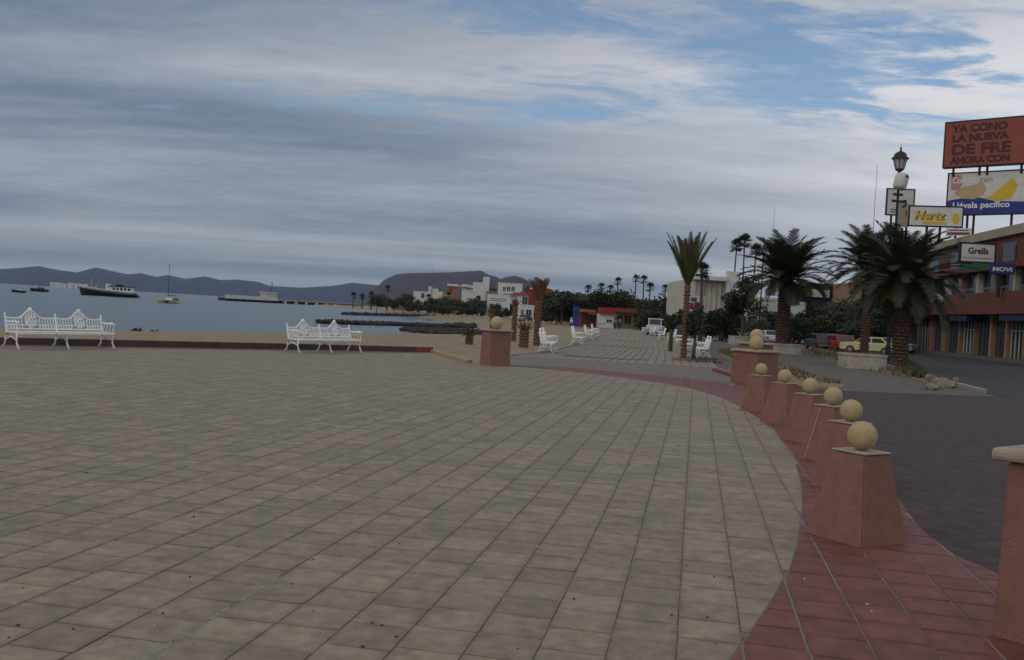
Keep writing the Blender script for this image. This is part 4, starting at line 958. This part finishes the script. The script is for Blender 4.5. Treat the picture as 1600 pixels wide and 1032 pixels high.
house('hall', 1081, 1150, 436, 150, 26, 'plaster_cream', 'big cream windowless hall behind the promenade palms', cat='hall', parts=tuple(('panel_rib', 'fascia', (1084+k*8, 441, 1085+k*8, 500), -.12, -.001) for k in range(6))+(('end_wall', 'plaster_white', (1129, 424, 1151, 500), -.9, -.13), ('roof_edge', 'plaster_white', (1079, 431, 1129, 437), -1.6, 3)))
house('villa', 720, 749, 447, 352, 12, 'plaster_white', 'large white stepped villa with a square tower on the right', ((727, 450, 738, 452), (741, 446.5, 747, 449)), 'flat', parts=(('tower', 'plaster_white', (752, 432.5, 762, 470), -1, 4), ('stepped_gable', 'plaster_white', (737, 441, 753, 470), -.5, 6), ('terrace_roof', 'plaster_white', (717, 446, 729, 448), -1.5, -.01), ('side_wing', 'plaster_salmon', (758, 455, 774, 470), -2, 2)))
house('villa', 776, 814, 444, 345, 12, 'plaster_white', 'white villa with dark upper windows and balcony, right of the towered one', ((784, 448, 788, 455), (790, 448, 795, 455), (797, 448, 802, 455)), 'flat', parts=(('balcony', 'plaster_white', (784, 456, 804, 459), -1.5, -.13), ('porch_roof', 'roof_tile', (800, 457, 818, 461), -3, -.13)))
house('long_house', 760, 796, 462, 322, 8, 'plaster_white', 'long low pale house with horizontal stripes below the villas', (), 'flat', parts=(('stripe', 'green_paint', (765, 466, 790, 467), -.05, -.001), ('stripe', 'green_paint', (765, 469, 790, 470), -.05, -.001)))
house('villa', 645, 668, 457, 360, 9, 'plaster_white', 'low white house with a slim white tower, leftmost of the white villas', ((657, 458, 662, 466),), 'flat', parts=(('slim_tower', 'plaster_white', (668, 447.5, 672.5, 472), -1, 3), ('stepped_wing', 'plaster_white', (673, 455, 690, 472), -.5, 6), ('upper_step', 'plaster_white', (674, 451, 682, 456), -.4, 5)))
house('ochre_house', 698, 712, 447, 372, 8, 'plaster_orange', 'small orange house with a pale flat roof slab above the trees', ((701, 451, 705, 455),), parts=(('roof_slab', 'plaster_white', (697, 443.5, 713, 447), -.8, 8.2),))
house('ochre_house', 690, 704, 459, 350, 8, 'plaster_ochre', 'low ochre house between the white villas, half hidden by trees', ((693, 463, 697, 467),), 'flat')
house('ochre_house', 615, 640, 460, 380, 8, 'plaster_tan', 'tan house with a reddish wing at the left end of the shore houses', ((630, 461, 636, 464),), 'flat', parts=(('red_wing', 'plaster_orange', (624, 463, 646, 470), -.6, -.01),))
house('tower_hut', 580, 586, 464, 620, 4, 'plaster_ochre', 'small ochre hut at the root of the pier', ((582, 467, 584, 470),), 'flat')
house('gabled_house', 807, 824, 462, 250, 8, 'plaster_white', 'white gabled house left of the red upper storey', ((815, 464, 823, 476),), ('roof_tile', 1.4))
house('red_house', 824, 859, 453, 262, 9, 'plaster_red', 'red painted upper storey rising between two white gables', ((833, 458, 839, 466), (848, 458, 853, 466)), 'flat', parts=(('pale_cornice', 'plaster_white', (826, 449.5, 846, 452), -.4, .3),))
house('gabled_house', 859, 870, 463, 248, 8, 'plaster_white', 'narrow white gabled house right of the red upper storey', ((862, 466, 867, 474),), ('plaster_white', 1.3))
house('arcade', 811, 834, 479, 225, 4, 'plaster_white', 'white arcade with dark arched openings behind the dry palms', ((814, 484, 818, 496), (822, 484, 830, 496)), 'flat')
house('kiosk', 935, 959, 491, 160, 3, 'plaster_white', 'white kiosk with a bright red roof at the end of the promenade', ((948, 500, 956, 504),), None, 'kiosk', parts=(('red_roof', 'red_paint', (936, 480.5, 961, 490.5), -.6, 3.2), ('base_board', 'plaster_white', (935, 503, 945, 505), -.15, -.001)))
house('food_stall', 962, 990, 488, 170, 4, 'plaster_tan', 'dark food stall with a long red awning right of the white kiosk', ((964, 493, 972, 506), (976, 493, 986, 506)), None, 'stall', parts=(('awning', 'plaster_red', (960, 481.5, 992, 487.5), -1.4, 4),))
house('food_stall', 906, 935, 488, 165, 4, 'plaster_red', 'stall with an orange awning left of the white kiosk', ((910, 492, 918, 503), (922, 492, 931, 503)), None, 'stall', parts=(('awning', 'plaster_orange', (903, 483, 930, 487.5), -1.4, 4), ('side_awning', 'plaster_red', (918, 488, 938, 492), -2.2, -.2)))
house('booth', 896.5, 905, 479.5, 158, 2, 'blue_paint', 'small blue booth beside the orange awning', ((898, 484, 903, 490),), None, 'booth')
house('balcony_house', 1338, 1398, 446, 122, 10, 'plaster_salmon', 'cream and salmon house with a white balcony behind the big date palm', tuple((1342+k*13, 452, 1350+k*13, 471) for k in range(4))+tuple((1342+k*13, 492, 1350+k*13, 528) for k in range(4)), 'flat', parts=(('balcony', 'plaster_white', (1338, 473, 1398, 480), -1.4, -.13),))
house('dark_shop', 1262, 1338, 448, 132, 10, 'navy', 'dark blue shop front with a teal awning behind the parked cars', tuple((1268+k*17, 492, 1279+k*17, 520) for k in range(4)), 'flat', 'shop', parts=(('awning', 'teal', (1262, 484, 1338, 488), -2, -.13), ('pale_sign', 'plaster_cream', (1264, 452, 1291, 464), -.4, -.02), ('pale_sign', 'plaster_cream', (1302, 455, 1330, 464), -.4, -.02)))
house('white_shop', 1228, 1257, 476, 118, 5, 'plaster_white', 'small white shop beside the trunk of the arching date palm', ((1232, 500, 1240, 522), (1244, 500, 1252, 522)), 'flat', 'shop')
house('cream_house', 1185, 1222, 470, 128, 8, 'plaster_cream', 'cream house seen between the round tree and the arching date palm', ((1190, 500, 1198, 518), (1204, 500, 1212, 518)), 'flat')
# poster board by the promenade
o, w, h, f = board('poster_board', 1071, 462, 1102, 486, 92, R_(4), 'sign_white', 'white poster board with green and red patches behind the slim palm', thick=.1, posts=(-.7, .7), post_down=2.4)
u = w/31
for m_, q in (('green_paint', (8, .62, 17, .9)), ('red_paint', (6, .12, 13, .55)), ('red_paint', (14, .2, 24, .62)), ('plaster_orange', (17, .05, 22, .2))):
    b = MB(); b.box((-w/2+(q[0]+q[2])/2*u, f, h*(q[1]+q[3])/2), ((q[2]-q[0])*u, .008, h*(q[3]-q[1])-.01)); b.build('printed_patch', MT[m_], o)
# white sun umbrella
p = AT(864, 492, 205); o = empty('sun_umbrella', (p.x, 205, -.05), 0, 'white sun umbrella in front of the narrow white gabled house', 'umbrella'); zt = hgt(864, 476, 205)
MB().lathe([(2.4, -1.0), (2.35, -.9), (1.3, -.35), (.05, 0)], 8, (0, 0, zt)).build('canopy', MT['white'], o); MB().tube([(0, 0, 0), (0, 0, zt-.5)], .05, 6).build('pole', MT['white'], o)
# low white walls and far shore buildings
rr = random.Random(3); x = 78
while x < 130:
    w_ = rr.uniform(4, 10); house('shore_shed', x, x+w_, rr.uniform(439.5, 442.5)+(x-78)*.05, 2900, 25, 'plaster_white', 'white shed in the row on the far shore left of the fishing boat', (), None, 'shed', z=SEA-1); x += w_+rr.uniform(.5, 2.5)
for q in list(bpy.data.objects):
    if q.name.startswith('shore_shed'): q['group'] = 'white sheds on the far shore'

# ------------------------------------------------------------------ pier
A_, B_ = Vector((X_at(347, 600), 600, SEA)), Vector((X_at(520, 720), 720, SEA)); d = (B_-A_); Lp = d.length; o = empty('pier', (A_.x, A_.y, SEA), math.atan2(d.y, d.x), 'long low pier on dark piles with a white walled head, across the bay', 'pier')
MB().bx(0, Lp*1.55, -3, 3, 1.6, 2.3).build('deck', MT['plaster_tan'], o)
MB().bx(-1, Lp*.42, -3.4, -3.01, 1.5, 3.9).build('white_wall', MT['plaster_white'], o)
n = 26
for k in range(n):
    x = Lp*1.3*k/(n-1); MB().bx(x, x+1.4, -3, 3, -2, 1.598).build('pile', MT['rock'], o)
for k in range(6):
    x = Lp*(.48+.1*k); MB().bx(x, x+2.5, -3.6, -3.02, .2, 1.59).build('pale_fender', MT['plaster_white'], o)
s_ = MB().bx(Lp*.33, Lp*.42, -2.5, 2.5, 2.302, 6.6).build('shed', MT['plaster_cream'], o); MB().bx(Lp*.325, Lp*.425, -2.9, 2.9, 6.603, 7.2).build('shed_roof', MT['plaster_white'], s_)
MB().tube([(Lp*.4, 0, 7.2), (Lp*.4, 0, 14)], .3, 5).build('mast', MT['trunk_grey'], o)

# ------------------------------------------------------------------ boats (bow towards local -x)
def hull(b, L_, B, z0, zs, flare=1.0, n=14, x_s=1.0):
    vs_ = []; fs = []; m_ = 5
    for i in range(n+1):
        t = i/n; x = -L_/2+L_*t; wd_ = B/2*min(1, (t*2.6)**.65)*(1-.18*max(0, (t-.6)/.4)); top = zs(t); rake = -(1-t)**3*.06*L_
        for k in range(-2, 3):
            s = k/2; vs_.append((x+rake*(abs(s)**1.5), wd_*math.copysign(abs(s)**.55, s) if k else 0, z0+(top-z0)*abs(s)**1.6))
    for i in range(n):
        for k in range(4): fs.append((i*5+k, i*5+k+1, i*5+6+k, i*5+5+k))
        fs.append((i*5+4, i*5, i*5+5, i*5+9))
    fs.append(tuple(range(n*5, n*5+5))); fs.append((4, 3, 2, 1, 0)); b.add(vs_, fs)
def fishing_boat():
    p = G(172, 463.5, SEA); L_ = 86*p.y/FPX; s = L_/24; o = empty('fishing_boat', (p.x, p.y, SEA), R_(4), 'long black and white fishing boat with a deckhouse aft, anchored in the bay', 'boat')
    sh = lambda t: (1.2+2.3*(1-t)**2)*s
    b = MB(); hull(b, L_, 5.5*s, -1*s, sh); b.build('hull', MT['hull_black'], o, angle=40)
    b = MB(); hull(b, L_*1.006, 5.6*s, .9*s, lambda t: sh(t)+.9*s); b.build('bulwark', MT['hull_white'], o, angle=40)
    h_ = MB().bx(0*s, 9.5*s, -2*s, 2*s, 1.5*s, 4.3*s).build('deckhouse', MT['hull_white'], o)
    for k in range(5): MB().bx((1.6+k*1.6)*s, (2.6+k*1.6)*s, -2.05*s, -2.001*s, 2.9*s, 3.9*s).build('window', MT['glass'], h_)
    MB().bx(-1.6*s, -.01*s, -1.6*s, 1.6*s, 2.0*s, 5.4*s).build('wheelhouse', MT['hull_white'], o); MB().bx(-.3*s, 10*s, -2.3*s, 2.3*s, 4.31*s, 4.55*s).build('deck_roof', MT['hull_black'], o)
    r = MB(); [r.tube([((1+k*2)*s, -1.8*s, 4.5*s), ((1+k*2)*s, -1.8*s, 5.3*s)], .12*s, 4) for k in range(5)]; r.box((4*s, 0, 5*s), (2.5*s, 2*s, .9*s)); r.build('deck_gear', MT['hull_black'], o)
    MB().tube([(-8.2*s, 0, 2.6*s), (-8.0*s, 0, 7.6*s)], [.25*s, .14*s], 6).build('mast', MT['sign_tan'], o); MB().tube([(-7.2*s, 0, 2.8*s), (-4.6*s, 0, 6.4*s)], [.2*s, .12*s], 6).build('boom', MT['sign_tan'], o)
    MB().lathe([(.1, 0), (.7*s, .3*s), (.7*s, .7*s), (.1, 1*s)], 8, (-10.4*s, 0, 3.7*s)).build('bow_float', MT['hull_white'], o)
fishing_boat()
def sail_boat(px, py, wpx, mast_py, label, dark=False):
    p = G(px, py, SEA); L_ = wpx*p.y/FPX; o = empty('sailing_boat', (p.x, p.y, SEA), R_(-12), label, 'boat'); hm = hgt(px, mast_py, p.y)-SEA
    b = MB(); hull(b, L_, L_*.3, -.3, lambda t: L_*(.13+.05*(1-t)**2)); b.build('hull', MT['hull_black' if dark else 'hull_yellow'], o, angle=40)
    MB().box((L_*.08, 0, L_*.17), (L_*.36, L_*.17, L_*.11), taper=.8).build('cabin', MT['hull_white' if not dark else 'car_dark'], o)
    if not dark: MB().box((L_*.02, -L_*.13, L_*.08), (L_*.2, .06, L_*.12)).build('dark_tarp', MT['hull_black'], o); MB().box((L_*.36, 0, L_*.15), (L_*.22, L_*.2, L_*.13), taper=.6).build('stern_cover', MT['hull_black'], o)
    MB().tube([(0, 0, L_*.1), (0, 0, hm)], [.09, .05], 6).build('mast', MT['hull_black' if not dark else 'trunk_grey'], o)
    MB().tube([(.1, 0, L_*.33), (L_*.4, 0, L_*.31)], [.12, .1], 6).build('boom', MT['hull_black'], o)
    r = MB(); r.tube([(0, 0, hm*.96), (-L_*.48, 0, L_*.17)], .015, 3); r.tube([(0, 0, hm*.96), (L_*.48, 0, L_*.14)], .015, 3); r.build('rigging', MT['hull_black'], o)
sail_boat(262, 474, 38, 412, 'cream sailing boat with one tall bare mast, nearest to the pier')
sail_boat(61, 456, 30, 418, 'grey sailing boat at the left, beyond the first bench', True)
p = G(29, 457.5, SEA); o = empty('dinghy', (p.x, p.y, SEA), 0, 'small dark dinghy at the left edge of the bay', 'boat'); b = MB(); hull(b, 4.5, 1.6, -.2, lambda t: .7+.3*(1-t)**2); b.build('hull', MT['hull_black'], o); MB().box((.3, 0, .85), (1.2, .9, .5)).build('cover', MT['hull_white'], o)

# ------------------------------------------------------------------ vehicles
def car(px, py, Y, rz, col, label, kind='sedan', name='car'):
    if Y is None: p = G(px, py, -.02)
    else: p = Vector((X_at(px, Y), Y, -.02))
    o = empty(name, p, rz, label, 'van' if kind == 'van' else 'car'); W_ = 1.66; T = Matrix(((1, 0, 0, 0), (0, 0, -1, W_/2), (0, 1, 0, 0), (0, 0, 0, 1)))
    body = {'sedan': [(-2.1, .3), (2.1, .3), (2.15, .55), (2.08, .82), (1.2, .9), (-1.45, .92), (-2.05, .86), (-2.15, .55)], 'van': [(-2.2, .35), (2.2, .35), (2.22, .8), (1.9, 1.1), (-2.2, 1.12)], 'pickup': [(-2.3, .4), (2.2, .4), (2.22, .7), (2.1, .95), (1.0, 1.0), (-2.3, 1.0)]}[kind]
    cab = {'sedan': [(-1.5, .9), (1.15, .88), (.5, 1.36), (-.95, 1.38)], 'van': [(-2.19, 1.1), (1.88, 1.08), (1.2, 1.9), (-2.15, 1.92)], 'pickup': [(-.75, .99), (1.0, .98), (.5, 1.52), (-.65, 1.54)]}[kind]
    MB().extrude(body, W_, T).build('body', MT[col], o, bevel=.05); T2 = T @ Matrix.Translation((0, 0, .08)); c = MB().extrude(cab, W_-.16, T2).build('cabin', MT[col], o, bevel=.05)
    x0, x1, x2, x3 = cab[0][0], cab[1][0], cab[2][0], cab[3][0]; zb, zt = cab[0][1]+.05, cab[2][1]-.09
    for sg in (0, 1):
        T3 = T @ Matrix.Translation((0, 0, -.004+.08 if sg == 0 else W_-.08-.006)); mid = (x2+x3)/2
        MB().extrude([(x0+.2, zb), (mid-.06, zb), (mid-.06, zt), (x3+.03, zt)], .012, T3).build('side_window', MT['glass'], c); MB().extrude([(mid+.06, zb), (x1-.2, zb), (x2-.02, zt), (mid+.06, zt)], .012, T3).build('side_window', MT['glass'], c)
    for (xa, za), (xb, zc), nm in ((cab[1], cab[2], 'windscreen'), (cab[0], cab[3], 'rear_window')):
        sx = .012 if nm == 'windscreen' else -.012; w_ = W_/2-.2; a = [(xa+(xb-xa)*.15+sx, za+(zc-za)*.15), (xa+(xb-xa)*.88+sx, za+(zc-za)*.88)]
        MB().add([(a[0][0], -w_, a[0][1]+.01), (a[0][0], w_, a[0][1]+.01), (a[1][0], w_*.92, a[1][1]+.01), (a[1][0], -w_*.92, a[1][1]+.01)], [(0, 1, 2, 3)]).build(nm, MT['glass'], c)
    for x in (-1.3, 1.32):
        for y in (-W_/2+.05, W_/2-.05):
            R90 = Matrix.Rotation(R_(90), 4, 'X'); w_ = MB().lathe([(.2, -.1), (.31, -.1), (.32, 0), (.31, .1), (.2, .1)], 14, (x, y, .32), R90).build('wheel', MT['tyre'], o); MB().lathe([(.18, -.115), (.19, 0), (.18, .115)], 10, (x, y, .32), R90).build('hub', MT['chrome'], w_)
    for x, m_, nm in ((body[0][0]-.02, 'car_red', 'tail_light'), (2.13, 'white', 'headlight')):
        for y in (-.6, .6): MB().box((x, y, .68), (.1, .26, .13)).build(nm, MT[m_], o)
    for x in (body[0][0]-.04, 2.16): MB().box((x, 0, .45), (.1, W_-.06, .12)).build('bumper', MT['chrome'], o)
    return o
RD = math.atan2(.98, .12)
car(1362, 0, 74, RD+R_(60), 'car_cream', 'pale yellow car parked beside the trunk of the big date palm')
car(1313, 0, 78, RD+R_(10), 'car_red', 'red car parked left of the pale yellow car')
car(1284, 0, 80, RD+R_(5), 'car_dark', 'dark car parked left of the red car')
car(1396, 0, 86, RD+R_(50), 'car_blue', 'pale blue car mostly hidden behind the big palm trunk')
car(1303, 0, 96, RD, 'car_blue', 'grey blue car behind the red and dark cars')
car(1205, 0, 92, RD, 'car_white', 'white car behind the ball of the wide pillar')
car(1026, 0, 108, RD+R_(-6), 'car_white', 'white van parked beyond the row of promenade benches', 'van', 'van')
car(1060, 0, 104, RD, 'car_dark', 'dark car parked right of the white van')
car(1140, 0, 98, RD, 'car_dark', 'dark car parked left of the round tree planter')
car(899, 0, 175, RD, 'car_white', 'white car parked beyond the benches on the sand side')
car(810, 0, 190, R_(70), 'car_white', 'white car parked left behind the tall dry palm')
car(823, 0, 200, R_(75), 'car_dark', 'dark car parked beside the white arcade')

# ------------------------------------------------------------------ two people walking at the end of the promenade
def person(px, Y, label, shirt, s=1.0, step=.18):
    o = empty('person', by(px, Y, .0), R_(-95), label, 'person')
    J = dict(pel=(0, 0, .95), ch=(0, 0, 1.3), nk=(0, 0, 1.47), hd=(.02, 0, 1.58), tp=(.02, 0, 1.70), hl=(0, .1, .9), kl=(step*.6, .1, .5), al=(step, .1, .07), tl=(step+.16, .1, .03), hr=(0, -.1, .9), kr=(-step*.3, -.1, .5), ar=(-step, -.1, .08), tr=(-step+.15, -.1, .03), sl=(0, .19, 1.40), el=(-.06, .25, 1.12), wl=(.04, .26, .88), fl=(.06, .26, .80), sr=(0, -.19, 1.40), er=(.05, -.25, 1.12), wr=(.14, -.25, .90), fr=(.17, -.25, .82))
    Rd = dict(pel=.15, ch=.16, nk=.06, hd=.095, tp=.07, hl=.09, kl=.06, al=.045, tl=.035, hr=.09, kr=.06, ar=.045, tr=.035, sl=.065, el=.045, wl=.032, fl=.03, sr=.065, er=.045, wr=.032, fr=.03)
    E_ = [('pel', 'ch'), ('ch', 'nk'), ('nk', 'hd'), ('hd', 'tp'), ('pel', 'hl'), ('hl', 'kl'), ('kl', 'al'), ('al', 'tl'), ('pel', 'hr'), ('hr', 'kr'), ('kr', 'ar'), ('ar', 'tr'), ('ch', 'sl'), ('sl', 'el'), ('el', 'wl'), ('wl', 'fl'), ('ch', 'sr'), ('sr', 'er'), ('er', 'wr'), ('wr', 'fr')]
    def skin(nm, names, m_, grow):
        ks = [k for k in J if k in names]; me = bpy.data.meshes.new(nm); me.from_pydata([J[k] for k in ks], [(ks.index(a), ks.index(b)) for a, b in E_ if a in names and b in names], []); q = bpy.data.objects.new(nm, me); C.objects.link(q); q.parent = o; me.materials.append(MT[m_])
        md = q.modifiers.new('skin', 'SKIN'); md.use_smooth_shade = True
        for i, k in enumerate(ks): v = me.skin_vertices[0].data[i]; v.radius = (Rd[k]+grow,)*2; v.use_root = (k in ('pel', 'ch') and i == 0)
        q.modifiers.new('sub', 'SUBSURF').levels = 1; return q
    skin('body', set(J), 'skin', 0); skin('trousers', {'pel', 'hl', 'kl', 'al', 'hr', 'kr', 'ar'}, 'trouser', .014); skin('shirt', {'pel', 'ch', 'sl', 'el', 'sr', 'er'}, shirt, .02)
    MB().lathe([(.02, -.1), (.1, -.04), (.105, .04), (.07, .1), (.01, .125)], 10, (0, 0, 1.63)).build('hair', MT['ink'], o, smooth=True)
    o.scale = (s,)*3; return o
person(961, 143, 'person in a yellow top and dark trousers walking by the white kiosk', 'shirt_yellow', .98)
person(968.5, 141, 'person in a dark blue top walking at the right of the yellow one', 'shirt_blue', 1.06)
for q in bpy.data.objects:
    for k in ('w', 'h'):
        if k in q.keys(): del q[k]

# place in the row where nothing else tells the trees apart
ORD = 'first second third fourth fifth sixth seventh eighth ninth tenth eleventh twelfth thirteenth fourteenth fifteenth sixteenth seventeenth eighteenth nineteenth twentieth twenty-first twenty-second twenty-third twenty-fourth twenty-fifth twenty-sixth twenty-seventh twenty-eighth twenty-ninth thirtieth'.split()
for grp, txt in (('trees at the end of the promenade', 'dark tree from the left in the treeline behind the kiosk'), ('trees along the street side', 'dark tree from the left among the parked cars beside the promenade'), ('shore trees below the villas', 'dark tree from the left along the shore below the villas'),
                 ('low trees in front of the villas', 'low dark tree from the left in the front row below the villas'), ('low trees left of the stalls', 'low dark tree from the left between red house and stalls'), ('tall trees by the villas', 'tall dark tree from the left beside the white villas'), ('fan palms over the far treeline', 'fan palm from the left rising over the far treeline'), ('shore palms below the villas', 'shore palm from the left in front of the villas'), ('street trees behind the cars', 'dark street tree from the left between the two date palms'), ('white sheds on the far shore', 'white shed from the left on the far shore')):
    L_ = sorted([o for o in bpy.data.objects if o.get('group') == grp and o.parent is None], key=lambda o: o.location.x/max(1, o.location.y))
    for k, o in enumerate(L_): o['label'] = ORD[min(k, len(ORD)-1)]+' '+txt
L_ = sorted([o for o in bpy.data.objects if o.get('group') == 'rocks at the tip of the grass strip'], key=lambda o: o.location.x/o.location.y)
for k, o in enumerate(L_): o['label'] = ORD[k]+' tan rock from the left in the pile at the grass tip'

# ------------------------------------------------------------------ haze over the bay
def haze():
    M = bpy.data.materials.new('haze'); M.use_nodes = True; N = M.node_tree.nodes; N.remove(N['Principled BSDF']); v = N.new('ShaderNodeVolumePrincipled')
    v.inputs['Color'].default_value = (.62, .76, 1.0, 1); v.inputs['Density'].default_value = 4.5e-5; v.inputs['Anisotropy'].default_value = .2
    M.node_tree.links.new(v.outputs[0], N['Material Output'].inputs['Volume'])
    o = MB().bx(-12000, 12000, -10500, 11000, -6, 330).build('haze', M); o['kind'] = 'stuff'; o['label'] = 'thin bluish haze over the bay'; o['category'] = 'haze'
haze()
